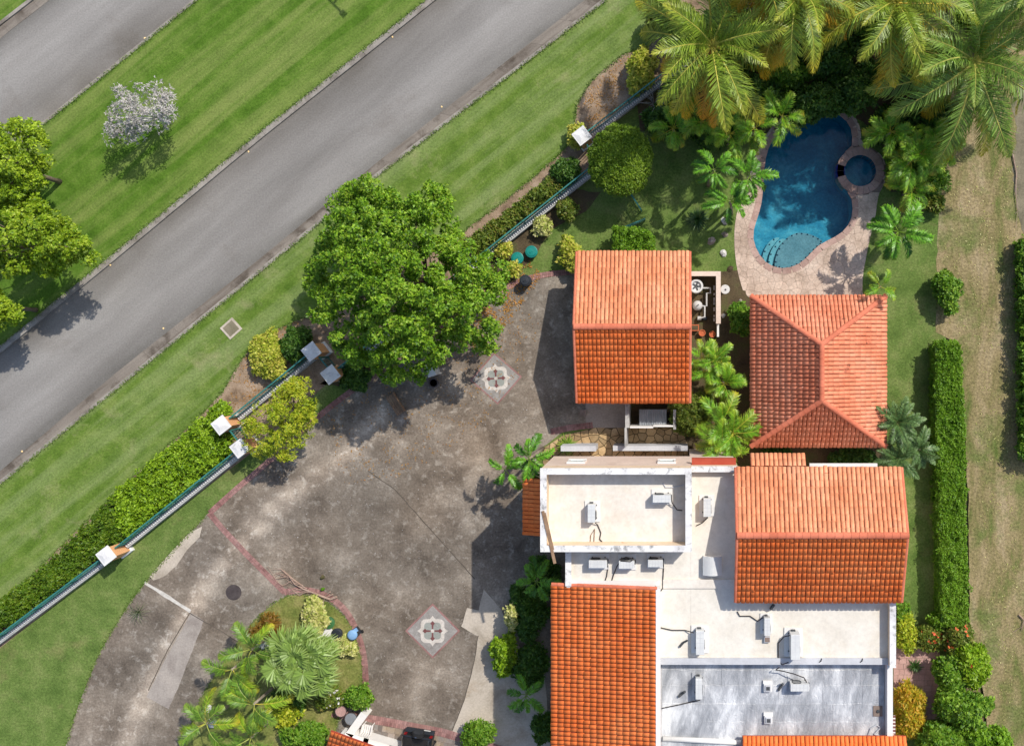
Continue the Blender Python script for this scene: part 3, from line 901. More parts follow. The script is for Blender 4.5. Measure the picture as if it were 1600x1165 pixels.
def unit(v): return v/(np.linalg.norm(v, axis=1, keepdims=True)+1e-9)

def puff(centers, radii, per, leaf, width, up=.5, flat=.75, rosette=5):
    """leaf rosettes over the upper shells of clumps"""
    C = np.repeat(np.asarray(centers, float), per, axis=0); Rr = np.repeat(np.asarray(radii, float), per)
    n = len(C)
    d = unit(rng.normal(size=(n, 3))); d[:, 2] = np.where(rng.random(n) < .8, np.abs(d[:, 2]), d[:, 2])
    rad = Rr*(.55+.5*rng.random(n)**.6)
    P = C + d*rad[:, None]*np.array([1, 1, flat])
    ax = unit(d*.8 + np.array([0, 0, up]) + rng.normal(size=(n, 3))*.35)
    # rosette leaves about axis
    P = np.repeat(P, rosette, axis=0); ax = np.repeat(ax, rosette, axis=0)
    t = unit(np.cross(ax, unit(rng.normal(size=ax.shape))))
    D = unit(t + ax*(.25+.5*rng.random(len(t)))[:, None])
    Nn = unit(ax + rng.normal(size=ax.shape)*.25)
    Ls = leaf*(.65+.7*rng.random(len(t))); Ws = width*(.7+.6*rng.random(len(t)))
    return leaf_cloud(P, D, Nn, Ls, Ws)

def poly_clumps(poly, n, zlo, zhi, rad, dome=.5, seed=0, zj=.25, inset=0.0):
    """clump centres (world) spread in a photo outline; domed heights"""
    r = random.Random(seed)
    xs = [p[0] for p in poly]; ys = [p[1] for p in poly]
    cand = []; dm = 1e-6
    tries = 0
    while len(cand) < n and tries < n*60:
        tries += 1
        x, y = r.uniform(min(xs), max(xs)), r.uniform(min(ys), max(ys))
        if not inside(x, y, poly): continue
        d = edged(x, y, poly)
        if d < inset: continue
        dm = max(dm, d); cand.append((x, y, d))
    Cn = []; Rn = []
    for x, y, d in cand:
        h = (d/dm)**dome if dome > 0 else 1.0
        z = zlo+(zhi-zlo)*h + r.uniform(-zj, zj)*(zhi-zlo)*.5
        z = max(.12, z)
        w = W(x, y, z); Cn.append((w.x, w.y, w.z)); Rn.append(rad*r.uniform(.65, 1.25))
    return Cn, Rn

def add_mesh(name, V, Fc, m, parent, cols=None):
    o_ = root_loc(parent)
    me = np_mesh(name, V-np.array([o_.x, o_.y, o_.z]), Fc, m, cols)
    return link(bpy.data.objects.new(name, me), parent)

def tree(name, label, poly, zlo, zhi, n, rad, per, leaf, width, m, seed, cat='tree', trunk=True, base=None, dome=.5, group=None,
         lower=.35, stem='trunk', crown='crown', bark=None, rosette=5, flat=.75, zj=.25, tr=.16, inset=4):
    Cn, Rn = poly_clumps(poly, n, zlo, zhi, rad, dome, seed, zj, inset)
    if lower:
        c2, r2 = poly_clumps(poly, int(n*lower), zlo*.8, zlo+(zhi-zlo)*.45, rad, dome, seed+50, zj, inset*2.2)
    else: c2, r2 = [], []
    A = np.array(Cn+c2)
    bx, by = (A[:, 0].mean(), A[:, 1].mean()) if base is None else (W(*base).x, W(*base).y)
    t = thing(name, label, cat, (bx, by, 0), group)
    V, Fc = puff(Cn, Rn, per, leaf, width, flat=flat, rosette=rosette)
    if c2:
        V2, F2 = puff(c2, r2, max(6, int(per*.6)), leaf, width, flat=flat, rosette=rosette)
        Fc = np.vstack([Fc, F2+len(V)]); V = np.vstack([V, V2])
    V[:, 2] = np.maximum(V[:, 2], .03)
    add_mesh(crown, V, Fc, m, t)
    if trunk:
        mb = MB()
        hz = zlo*.62
        mb.tube([(0, 0, -.05), (.06, .03, hz*.5), (.02, .1, hz)], [tr*1.35, tr, tr*.85], 8)
        r = random.Random(seed)
        for i in range(0, len(Cn), max(1, len(Cn)//22)):
            q = Vector(Cn[i])-Vector((bx, by, 0))
            m1 = Vector((q.x*.45+r.uniform(-.15, .15), q.y*.45+r.uniform(-.15, .15), hz+(q.z-hz)*.55))
            mb.tube([(0.02, .1, hz*.92), m1, q], [tr*.5, tr*.3, tr*.08], 5)
        mb.build(stem, bark or M['bark'], t, smooth=True)
    return t

def shrub(label, cx, cy, rx, ry, h, m, seed, leaf=.17, width=.09, n=None, per=16, name='shrub', cat='shrub', rot=0.0, group=None, rad=.24, zlo=.18, flowers=None, wob=.32):
    r = random.Random(seed)
    base = [(x, y) for x, y in ell(0, 0, 1, 1, 14)]
    P = []
    for x, y in base:
        k = 1+r.uniform(-wob, wob)
        a, b = x*rx*k, y*ry*k
        P.append((cx+a*math.cos(rot)-b*math.sin(rot), cy+a*math.sin(rot)+b*math.cos(rot)))
    k_ = (H-h*.6)/F
    n = n or max(8, int(rx*ry*k_*k_*math.pi/(rad*rad*.55)))
    t = tree(name, label, P, zlo, max(zlo+.1, h-rad*.6), n, rad, per, leaf, width, m, seed, cat=cat, lower=.3, stem='stem', crown='foliage', tr=.045, inset=min(rx, ry)*.12, group=group, dome=.45)
    if flowers:
        Cn, Rn = poly_clumps(P, flowers[1], zlo, h, .2, .45, seed+3)
        V, Fc = puff(Cn, [rad*.9]*len(Cn), 2, .12, .10, rosette=5)
        o = add_mesh('flowers', V, Fc, flowers[0], t); o['kind'] = 'stuff'
    return t

def hedge(name, label, poly, h, n, leaf, width, m, seed, rad=.2, per=9, cat='hedge', zj=.06, core=True, sides=True, group=None):
    """clipped or planted mass: flat topped, leaves on the top and down the sides"""
    Cn, Rn = poly_clumps(poly, n, h-rad*.8, h-rad*.8, rad, 0, seed, 0, 2)
    r = random.Random(seed)
    Cn = [(x, y, z+r.uniform(-zj, zj)*h+.10*noise.noise(Vector((x*.9, y*.9, seed)))) for x, y, z in Cn]
    if sides:
        top = [W(x, y, h) for x, y in poly]
        for i in range(len(top)):
            a, b = top[i], top[(i+1) % len(top)]
            k = int((b-a).length*h*7)
            for _ in range(k):
                p = a.lerp(b, r.random()); Cn.append((p.x, p.y, r.uniform(.15, h-.1))); Rn.append(rad*.8)
    A = np.array(Cn)
    t = thing(name, label, cat, (A[:, 0].mean(), A[:, 1].mean(), 0), group)
    for k in range(len(Cn)//14):
        x, y, z = Cn[r.randrange(len(Cn))]; Cn.append((x+r.uniform(-.15, .15), y+r.uniform(-.15, .15), z+r.uniform(.08, .22))); Rn.append(rad*r.uniform(.7, 1.3))
    V, Fc = puff(Cn, Rn, per, leaf, width, flat=.8, rosette=4)
    V[:, 2] = np.maximum(V[:, 2], .03)
    add_mesh('foliage', V, Fc, m, t)
    if core:
        top = [W(x, y, h) for x, y in poly]
        cx = sum(p.x for p in top)/len(top); cy = sum(p.y for p in top)/len(top)
        MB().prism([(p.x+(cx-p.x)/max(.01, math.hypot(cx-p.x, cy-p.y))*.14, p.y+(cy-p.y)/max(.01, math.hypot(cx-p.x, cy-p.y))*.14) for p in top], .0, h-rad*1.3).build('light_block_core', L['dark'], t, world=True)  # unseen dark prism added inside the leaves to block light
    return t

# palm fronds ----------------------------------------------------------------
def frond_mesh(name, length, a0, a1, nl, ll, lw, cols, droop, vee, rach=.035, start=.12, fwd=.55, twist=0.0, seed=0, tipcol=None, mid=.65):
    r = np.random.default_rng(seed)
    K = 24
    ts = np.linspace(0, 1, K+1)
    ang = a0+(a1-a0)*ts**1.1
    dx = np.cos(ang)*length/K; dz = np.sin(ang)*length/K
    X = np.concatenate([[0], np.cumsum(dx[:-1])]); Z = np.concatenate([[0], np.cumsum(dz[:-1])])
    Y = twist*length*ts**2
    V = []; Fq = []; Cc = []
    def addq(vs, col_):
        n = len(V); V.extend(vs); Cc.extend(col_); Fq.append((n, n+1, n+2, n+3))
    rc = np.array(cols['rachis'])[:3]
    for i in range(K):
        w0, w1 = rach*(1-ts[i]*.85), rach*(1-ts[i+1]*.85)
        p, q = np.array([X[i], Y[i], Z[i]]), np.array([X[i+1], Y[i+1], Z[i+1]])
        u = np.array([0, 0, 1.0]); s = np.array([0, 1.0, 0])
        addq([p-s*w0, q-s*w1, q+u*w1, p+u*w0], [rc]*4)
        addq([p+u*w0, q+u*w1, q+s*w1, p+s*w0], [rc]*4)
    g = np.array(cols['green'])[:3]; y = np.array(cols['tip'])[:3]
    for k in range(nl):
        t = start+(1-start)*(k+.5)/nl
        f = t*K; i = min(K-1, int(f)); fr = f-i
        p = np.array([X[i]+(X[i+1]-X[i])*fr, Y[i]+(Y[i+1]-Y[i])*fr, Z[i]+(Z[i+1]-Z[i])*fr])
        a = ang[i]
        tang = np.array([math.cos(a), 0, math.sin(a)]); nrm = np.array([-math.sin(a), 0, math.cos(a)])
        env = math.sin(math.pi*min(1, .18+.86*(t-start)/(1-start)))**.7
        for sgn in (-1, 1):
            if r.random() < .04: continue
            l = ll*env*(.85+.3*r.random())
            d = np.array([0, sgn, 0])*(1-.35*t) + tang*(fwd+.4*t+.10*r.normal()) + nrm*(vee+.16*r.normal())
            d /= np.linalg.norm(d)
            d2 = d + np.array([.22*r.normal(), .22*r.normal(), -droop*(.6+1.0*r.random())]); d2 /= np.linalg.norm(d2)
            wv = np.cross(d, nrm); wv /= np.linalg.norm(wv)+1e-9
            w = lw*(.7+.5*r.random())
            m_ = p + d*l*.5; e = m_ + d2*l*.5
            cm = g*(.6+.75*r.random()); mixv = max(0, (t-mid)/(1-mid+1e-6))
            cb = cm*(1-mixv)+y*mixv; ct = cb*.7+y*.3 if tipcol is None else cb*.5+np.array(tipcol)[:3]*.5
            addq([p-wv*w*.3, m_-wv*w*.5, m_+wv*w*.5, p+wv*w*.3], [cb]*4)
            addq([m_-wv*w*.5, e-wv*w*.06, e+wv*w*.06, m_+wv*w*.5], [cb, ct, ct, cb])
    return np_mesh(name, np.array(V), np.array(Fq), L['palm'], np.array(Cc))

PC = {
 'coco_young': dict(green=c(132,156,48), tip=c(178,178,54), rachis=c(206,198,90)),
 'coco_mid': dict(green=c(122,146,50), tip=c(206,186,48), rachis=c(206,192,84)),
 'coco_old': dict(green=c(140,150,50), tip=c(232,182,44), rachis=c(204,178,66)),
 'coco_dead': dict(green=c(180,156,44), tip=c(226,160,46), rachis=c(190,150,60)),
 'coco_b': dict(green=c(116,148,56), tip=c(154,170,66), rachis=c(186,182,92)),
 'manila': dict(green=c(104,160,38), tip=c(146,184,54), rachis=c(120,150,50)),
 'manila_d': dict(green=c(74,126,30), tip=c(110,154,42), rachis=c(110,140,46)),
 'areca': dict(green=c(116,166,38), tip=c(172,190,54), rachis=c(176,176,60)),
 'areca_y': dict(green=c(136,168,40), tip=c(196,176,50), rachis=c(196,180,70)),
 'pale': dict(green=c(102,138,44), tip=c(138,160,56), rachis=c(170,180,80)),
 'date': dict(green=c(92,124,66), tip=c(120,146,82), rachis=c(130,140,80)),
}
FR = {}
FR['coco'] = [
 frond_mesh('frond', 4.3, R(68), R(-5), 82, .85, .044, PC['coco_young'], .45, .25, .06, seed=1, twist=.04),
 frond_mesh('frond', 4.6, R(42), R(-48), 82, 1.05, .044, PC['coco_young'], 1.1, .15, .06, seed=2, twist=-.05),
 frond_mesh('frond', 4.8, R(18), R(-72), 82, 1.12, .044, PC['coco_mid'], 1.5, .08, .06, seed=3, twist=.05, mid=.5),
 frond_mesh('frond', 4.7, R(-2), R(-82), 82, 1.12, .044, PC['coco_old'], 1.7, .02, .06, seed=4, twist=-.04, mid=.3),
 frond_mesh('frond', 4.4, R(-22), R(-88), 82, .9, .044, PC['coco_dead'], 1.2, .0, .06, seed=5, twist=.03, mid=.2)]
FR['cocob'] = [
 frond_mesh('frond', 4.2, R(66), R(-5), 82, .8, .042, PC['coco_b'], .45, .25, .06, seed=6),
 frond_mesh('frond', 4.7, R(36), R(-50), 82, 1.05, .042, PC['coco_b'], 1.1, .15, .06, seed=7, twist=.05),
 frond_mesh('frond', 4.9, R(12), R(-66), 82, 1.12, .042, PC['coco_b'], 1.5, .06, .06, seed=8, twist=-.05),
 frond_mesh('frond', 4.8, R(-5), R(-78), 82, 1.12, .042, PC['coco_mid'], 1.7, .02, .06, seed=9, mid=.6),
 frond_mesh('frond', 4.4, R(-25), R(-86), 82, .9, .042, PC['coco_old'], 1.2, .0, .06, seed=10, mid=.5)]
FR['manila'] = [
 frond_mesh('frond', 1.7, R(52), R(-60), 40, .44, .056, PC['manila'], .9, .42, .03, seed=11, start=.2, mid=.8),
 frond_mesh('frond', 1.85, R(35), R(-75), 42, .48, .056, PC['manila'], 1.0, .4, .03, seed=12, start=.2, mid=.8),
 frond_mesh('frond', 1.8, R(14), R(-85), 42, .48, .056, PC['manila_d'], 1.1, .35, .03, seed=13, start=.2, mid=.8)]
FR['areca'] = [
 frond_mesh('frond', 2.0, R(68), R(-20), 44, .56, .046, PC['areca'], .5, .35, .03, seed=14, start=.25),
 frond_mesh('frond', 2.2, R(48), R(-50), 46, .62, .046, PC['areca'], .6, .3, .03, seed=15, start=.25),
 frond_mesh('frond', 2.1, R(28), R(-70), 46, .58, .046, PC['areca_y'], .7, .25, .03, seed=16, start=.25)]
FR['pale'] = [
 frond_mesh('frond', 2.3, R(60), R(-25), 46, .66, .056, PC['pale'], .5, .3, .035, seed=17, start=.22),
 frond_mesh('frond', 2.6, R(38), R(-45), 48, .72, .056, PC['pale'], .6, .25, .035, seed=18, start=.22),
 frond_mesh('frond', 2.5, R(16), R(-60), 48, .68, .056, PC['areca_y'], .7, .2, .035, seed=19, start=.22)]
FR['date'] = [
 frond_mesh('frond', 1.5, R(64), R(-10), 44, .34, .04, PC['date'], .4, .3, .022, seed=20, start=.1),
 frond_mesh('frond', 1.7, R(40), R(-40), 46, .36, .04, PC['date'], .5, .25, .022, seed=21, start=.1),
 frond_mesh('frond', 1.6, R(15), R(-55), 46, .34, .04, PC['date'], .6, .2, .022, seed=22, start=.1)]

def fan_mesh(name, pet, rad, nb, colr, seed, a0=R(35), droop=.35):
    r = np.random.default_rng(seed)
    V = []; Fq = []; Cc = []
    def addq(vs, col_):
        n = len(V); V.extend(vs); Cc.extend(col_); Fq.append((n, n+1, n+2, n+3))
    e = np.array([math.cos(a0)*pet, 0, math.sin(a0)*pet])
    s = np.array([0, .018, 0]); g = np.array(colr['green'])[:3]; y = np.array(colr['tip'])[:3]; rc = np.array(colr['rachis'])[:3]
    addq([-s, e-s, e+s, s], [rc]*4); addq([np.array([0, 0, .03]), e+np.array([0, 0, .02]), e+s, s], [rc]*4)
    fx = np.array([math.cos(a0*.4), 0, math.sin(a0*.4)]); up = np.array([-math.sin(a0*.4), 0, math.cos(a0*.4)])
    for k in range(nb):
        th = R(-150)+R(300)*k/(nb-1)+r.normal()*.03
        d = fx*math.cos(th)+np.array([0, 1, 0])*math.sin(th)+up*.08
        l = rad*(.8+.2*math.cos(th*.6))*(.85+.25*r.random())
        d /= np.linalg.norm(d)
        d2 = d+np.array([0, 0, -droop*(1+r.random())]); d2 /= np.linalg.norm(d2)
        wv = np.cross(d, up); wv /= np.linalg.norm(wv); w = l*.10
        m_ = e+d*l*.55; t_ = m_+d2*l*.45
        cb = g*(.75+.5*r.random()); ct = cb*.5+y*.5
        tl = up*w*.3*(1 if k % 2 else -1)
        addq([e-wv*w*.1, m_-wv*w*.5+tl, m_+wv*w*.5-tl, e+wv*w*.1], [cb]*4)
        addq([m_-wv*w*.5+tl, t_-wv*w*.06, t_+wv*w*.06, m_+wv*w*.5-tl], [cb, ct, ct, cb])
    return np_mesh(name, np.array(V), np.array(Fq), L['palm'], np.array(Cc))
FANC = dict(green=c(122,148,66), tip=c(176,190,110), rachis=c(150,160,80))
FR['fan'] = [fan_mesh('fan_leaf', 1.0, .95, 30, FANC, 31, R(62), .5), fan_mesh('fan_leaf', 1.3, 1.0, 32, FANC, 32, R(38), .7), fan_mesh('fan_leaf', 1.4, 1.0, 32, FANC, 33, R(12), .9)]
SPK = dict(green=c(52,84,36), tip=c(90,112,54), rachis=c(90,100,50))
SPL = dict(green=c(110,150,40), tip=c(160,178,64), rachis=c(110,140,50))

def palm(label, px, py, z, species, n, seed, scale=1.0, lean=(0, 0), trunk_r=.13, name='palm_tree', group=None, stems=None, leafname='frond', zmin=None, bias=None):
    r = random.Random(seed)
    crown = W(px, py, z)
    bx, by = crown.x-lean[0], crown.y-lean[1]
    t = thing(name, label, 'palm tree', (bx, by, 0), group)
    mb = MB()
    top = Vector((lean[0], lean[1], z))
    mb.tube([(0, 0, -.05), (lean[0]*.25, lean[1]*.25, z*.4), (lean[0]*.65, lean[1]*.65, z*.75), top], [trunk_r*1.5, trunk_r, trunk_r*.9, trunk_r*.85], 9)
    mb.build('trunk', M['palmbark'], t, smooth=True)
    vs = FR[species]
    k = len(vs)
    heads = [top] if not stems else [top+Vector((math.cos(a)*q, math.sin(a)*q, -dz)) for a, q, dz in stems]
    idx = 0
    for hd in heads:
        for i in range(n):
            f = i/max(1, n-1)
            v = min(k-1, int(f*k*.999))
            o = bpy.data.objects.new(leafname, vs[v]); link(o, t)
            a = i*2.39996+r.uniform(-.4, .4)+seed
            o.location = hd+Vector((0, 0, -.12*f*scale))
            o.rotation_euler = (r.uniform(-.45, .45), r.uniform(-.22, .22), a)
            s = scale*r.uniform(.82, 1.12)*(.8 if f < .12 else 1)
            o.scale = (s, s, s)
            idx += 1
    return t

def spiky(label, px, py, h, rad_px, cols_, seed, n=46, w=.06, name='spiky_plant', cat='plant', curve=.25, group=None):
    """rosette of strap leaves: agave, bromeliad, cycad"""
    r = np.random.default_rng(seed)
    b = W(px, py, h*.3); Rm = rad_px*H/F
    t = thing(name, label, cat, (b.x, b.y, 0), group)
    V = []; Fq = []; Cc = []
    g = np.array(cols_['green'])[:3]; y = np.array(cols_['tip'])[:3]
    for k in range(n):
        a = k*2.39996; f = k/n
        el = R(78-70*f)+r.normal()*.1
        l = Rm*(.75+.35*r.random())*(1.0 if f > .3 else .8)
        d = np.array([math.cos(a)*math.cos(el), math.sin(a)*math.cos(el), math.sin(el)])
        d2 = d+np.array([math.cos(a)*.2, math.sin(a)*.2, -curve*2]); d2 /= np.linalg.norm(d2)
        s = np.array([-math.sin(a), math.cos(a), 0])
        p = np.array([0, 0, .06]); m_ = p+d*l*.55*1.1; e = m_+d2*l*.5
        e[2] = max(e[2], .03)
        cb = g*(.7+.6*r.random()); n0 = len(V)
        V += [p-s*w*.4, m_-s*w*.5, m_+s*w*.5, p+s*w*.4, m_-s*w*.5, e-s*.004, e+s*.004, m_+s*w*.5]; Cc += [cb*.8, cb, cb, cb*.8, cb, y, y, cb]
        Fq += [(n0, n0+1, n0+2, n0+3), (n0+4, n0+5, n0+6, n0+7)]
    me = np_mesh('leaves', np.array(V), np.array(Fq), L['palm'], np.array(Cc))
    link(bpy.data.objects.new('leaves', me), t)
    return t

# ------------------------------------------------------------------ clay tile roofs
def tile_proto(w, l, lift=.016, hgt=.044, n=5):
    """one barrel tile: arched cross-section, lower end raised over the course below, with a lip"""
    vs = []; fs = []
    pr = []
    for k in range(n+1):
        a = math.pi*k/n
        pr.append((-math.cos(a)*w*.5, math.sin(a)*hgt))
    for y, dz in ((0, lift), (l, .0)):
        for x, z in pr: vs.append((x*(1.0 if y == 0 else .93), y, z+dz))
    for x, z in pr: vs.append((x*.97, .012, max(0, z-.03)+lift-.02))
    m_ = n+1
    for k in range(n):
        fs.append((k+1, k, m_+k, m_+k+1)[::-1])
        fs.append((2*m_+k, 2*m_+k+1, k+1, k))
    return vs, fs

COUNT = {}
def tile_roof(root, parent, O, U, V, width, run, m, keep=None, pw_=.238, course=.355, lift=.014, hgt=.046):
    """tiles on a slope: O lower corner (world), U along the eave, V up the slope (unit vectors). keep(u,v) clips."""
    U = U.normalized(); V = V.normalized(); Nn = U.cross(V).normalized()
    nc = max(1, round(width/pw_)); pw2 = width/nc
    nr = max(1, round(run/course)); cs = run/nr
    pv, pf = tile_proto(pw2*.93, cs*1.12, lift, hgt)
    me = bpy.data.meshes.new('tile'); me.from_pydata(pv, [], pf); me.materials.append(m)
    me.polygons.foreach_set('use_smooth', [True]*len(me.polygons)); me.update()
    base = np.array(pv); restV = []; restF = []; nv = 0
    ro = root_loc(parent)
    Rm = Matrix((U, V, Nn)).transposed()
    for j in range(nr):
        for i in range(nc):
            u, v = (i+.5)*pw2, j*cs
            if keep and not keep(u, v+cs*.5): continue
            p = O+U*(u+random.uniform(-.010, .010))+V*(v+random.uniform(-.014, .014)-.03-(.05 if random.random() < .012 else 0))+Nn*(.02+random.uniform(-.003, .004))
            rz = random.uniform(-.02, .02)
            Mx = Rm @ Matrix.Rotation(rz, 3, 'Z')
            if COUNT.get(root.name, 0) < 300:
                COUNT[root.name] = COUNT.get(root.name, 0)+1
                o = bpy.data.objects.new('roof_tile', me); link(o, parent)
                o.location = p-ro; o.rotation_mode = 'QUATERNION'; o.rotation_quaternion = Mx.to_quaternion()
            else:
                A = np.array(Mx)
                restV.append(base @ A.T + np.array(p-ro)); restF.append(np.array(pf)+nv); nv += len(pv)
    if restV:
        me2 = np_mesh('roof_tiles', np.vstack(restV), np.vstack(restF), m)
        me2.polygons.foreach_set('use_smooth', [True]*len(me2.polygons))
        o = link(bpy.data.objects.new('roof_tiles', me2), parent); o['kind'] = 'stuff'

def ridge_tiles(parent, A, B, m, r=.15, step=.42, up=.03):
    ro = root_loc(parent)
    d = (B-A); Ln = d.length; d.normalize()
    s = d.cross(Vector((0, 0, 1))).normalized(); u = s.cross(d)
    n = max(1, round(Ln/step)); st = Ln/n
    vs = []; fs = []; K = 6
    for y, k_ in ((0, 1.06), (st*1.1, .94)):
        for k in range(K+1):
            a = math.pi*k/K; vs.append((math.cos(a)*r*k_, y, math.sin(a)*r*.75*k_))
    for k in range(K): fs.append((k, k+1, K+2+k, K+1+k)[::-1])
    fs.append(tuple(range(K+1)))
    me = bpy.data.meshes.new('ridge_tile'); me.from_pydata(vs, [], fs); me.materials.append(m); me.update()
    Rm = Matrix((s, d, u)).transposed()
    for i in range(n):
        o = bpy.data.objects.new('ridge_tile', me); link(o, parent)
        o.location = A+d*(i*st)+Vector((0, 0, up))-ro
        o.rotation_mode = 'QUATERNION'; o.rotation_quaternion = Rm.to_quaternion()

def slab(name, pts, th, m, parent):
    """sloped roof slab from ccw top points"""
    n = len(pts)
    vs = [tuple(p) for p in pts]+[(p.x, p.y, p.z-th) for p in pts]
    fs = [tuple(range(n)), tuple(range(2*n-1, n-1, -1))]+[(i, n+i, n+(i+1) % n, (i+1) % n) for i in range(n)]
    return MB().add(vs, fs).build(name, m, parent, world=True)

def window(parent, cx, cy, z0, z1, w, nx, ny, m='glass', frame='white_paint', panes=2):
    """window on a wall: centre (cx,cy) on the wall face, outward normal (nx,ny)"""
    tx, ty = -ny, nx
    a = math.atan2(ty, tx)
    f = MB()
    f.rbox(cx+nx*.03, cy+ny*.03, z0-.12, z0, w+.24, .16, a)
    f.rbox(cx+nx*.02, cy+ny*.02, z1, z1+.12, w+.24, .12, a)
    for s in (-1, 1): f.rbox(cx+nx*.02+tx*s*(w/2+.06), cy+ny*.02+ty*s*(w/2+.06), z0, z1, .12, .12, a)
    fr = f.build('window', M[frame], parent, world=True)
    for k in range(panes):
        o_ = (k+.5)/panes-.5
        MB().rbox(cx+nx*.008+tx*o_*w, cy+ny*.008+ty*o_*w, z0, z1, w/panes-.03, .03, a).build('pane', M[m], fr, world=True)
    return fr

def rect(x0, y0, x1, y1, z):
    a, b = W(x0, y0, z), W(x1, y1, z)
    return min(a.x, b.x), max(a.x, b.x), min(a.y, b.y), max(a.y, b.y)

def parapets(parent, x0, x1, y0, y1, z0, z1, th, m='parapet', inner='inner', sides='NSEW'):
    """low walls round a flat roof with a thin coping"""
    mb = MB(); cp = MB()
    if 'N' in sides: mb.box(x0, x1, y1-th, y1, z0, z1-.05); cp.box(x0-.03, x1+.03, y1-th-.03, y1+.03, z1-.05, z1)
    if 'S' in sides: mb.box(x0, x1, y0, y0+th, z0, z1-.05); cp.box(x0-.03, x1+.03, y0-.03, y0+th+.03, z1-.05, z1)
    ya, yb = y0+(th+.03 if 'S' in sides else 0), y1-(th+.03 if 'N' in sides else 0)
    if 'W' in sides: mb.box(x0, x0+th, ya, yb, z0, z1-.05); cp.box(x0-.03, x0+th+.03, ya, yb, z1-.05, z1)
    if 'E' in sides: mb.box(x1-th, x1, ya, yb, z0, z1-.05); cp.box(x1-th-.03, x1+.03, ya, yb, z1-.05, z1)
    p = mb.build('parapet', M[inner], parent, world=True)
    cp.build('coping', M[m], p, world=True)
    return p

# ------------------------------------------------------------------ main house
house = thing('house', 'large cream house with white flat roofs and orange clay tile roofs', 'house', (2.0, -13.0, 0))
ZB, ZD, ZL, ZS = 8.6, 7.55, 7.1, 6.6
bx0, bx1, by0, by1 = rect(845, 732, 1080, 861, ZB)
lx0, _, ly0, _ = rect(885, 900, 900, 1036, ZL)
ex1 = W(1399, 0, 7.7).x
dx0 = W(1030, 0, ZL).x
dn = W(0, 729, 7.6).y
gyN_ = W(0, 730, 8.1).y
# walls
MB().box(bx0, bx1, by0, by1, 3.7, ZD-.02).build('wall', M['wall'], house, world=True)
MB().box(bx0+.02, bx1-.02, by0+.02, by1-.75, 0, 3.699).build('wall', M['wall'], house, world=True)
MB().box(bx1+.002, W(1152, 0, ZL).x, ly0, dn-.004, 0, ZL-.02).build('wall', M['wall'], house, world=True)
MB().box(W(1152, 0, ZL).x+.002, ex1-.01, ly0, W(0, 745, 8.1).y-1.0, 0, ZL-.021).build('wall', M['wall'], house, world=True)
MB().box(lx0, bx1, W(0, 916, ZL).y-1.5, by0-.002, 0, ZL-.025).build('wall', M['wall'], house, world=True)
wx0, wx1 = W(862, 0, 7.0).x, W(1029, 0, 7.7).x
wyN = W(0, 916, 7.4).y
yS = W(0, 1300, 7).y
MB().box(wx0+.55, wx1, yS, wyN-.12, 0, 7.0).build('wall', M['wall'], house, world=True)
MB().box(wx1+.004, ex1-.02, yS, ly0-.006, 0, ZS-.02).build('wall', M['wall'], house, world=True)
# flat decks
MB().box(bx0+.2, bx1-.2, by0+.2, by1-.2, ZD-.10, ZD).build('flat_roof', M['white'], house, world=True)
MB().box(bx1+.004, ex1-.25, ly0+.1, gyN_-1.4, ZL-.10, ZL).box(bx1+.004, W(1156, 0, ZL).x, gyN_-1.401, dn-.3, ZL-.10, ZL).build('flat_roof', M['white2'], house, world=True)
MB().box(lx0+.25, bx1-.002, W(0, 916, ZL).y-1.4, by0-.006, ZL-.12, ZL-.004).build('flat_roof', M['white2'], house, world=True)
MB().box(wx1-.02, bx1, ly0+.1, W(0, 916, ZL).y-1.402, ZL-.12, ZL-.004).build('flat_roof', M['white2'], house, world=True)
MB().box(wx1-.02, bx1, ly0+.1, W(0, 916, ZL).y-1.502, 0, ZL-.13).build('wall', M['wall'], house, world=True)
parapets(house, bx0, bx1, by0, by1, ZD-.019, ZB, .27)
# scuppers and stains: small drain spouts on the block
parapets(house, lx0, lx0+.3, wyN, by0-.004, ZL-.022, ZL+.22, .26, sides='W')
parapets(house, bx1+.05, W(1152, 0, ZL).x, dn-.4, dn, ZL-.3, ZL+.50, .25, sides='N')
parapets(house, ex1-.30, ex1, ly0, W(0, 936, 7.7).y, ZL-.4, ZL+.62, .27, sides='E')
# step curb between the white deck and the silver roof, low step across the deck
MB().box(wx1+.05, ex1+.004, ly0-.004, ly0+.33, ZS-.2, ZL+.16).build('roof_kerb', M['grey_paint'], house, world=True)
s0 = W(1036, 905, ZL+.1); s1 = W(1150, 919, ZL+.1)
MB().box(s0.x, s1.x, s1.y, s0.y, ZL-.02, ZL+.09).build('roof_step', M['white'], house, world=True)
MB().box(wx1-.14, wx1+.10, yS, wyN+.02, ZS-.3, 7.88).build('party_wall', M['white_paint'], house, world=True)
MB().box(lx0+.02, wx1, wyN-.10, wyN+.26, 6.5, 7.22).build('ledge', M['white_paint'], house, world=True)
# east parapet of silver roof
MB().box(ex1-.30, ex1, yS, ly0-.01, ZS-.3, ZL+.05).build('parapet', M['white_paint'], house, world=True)
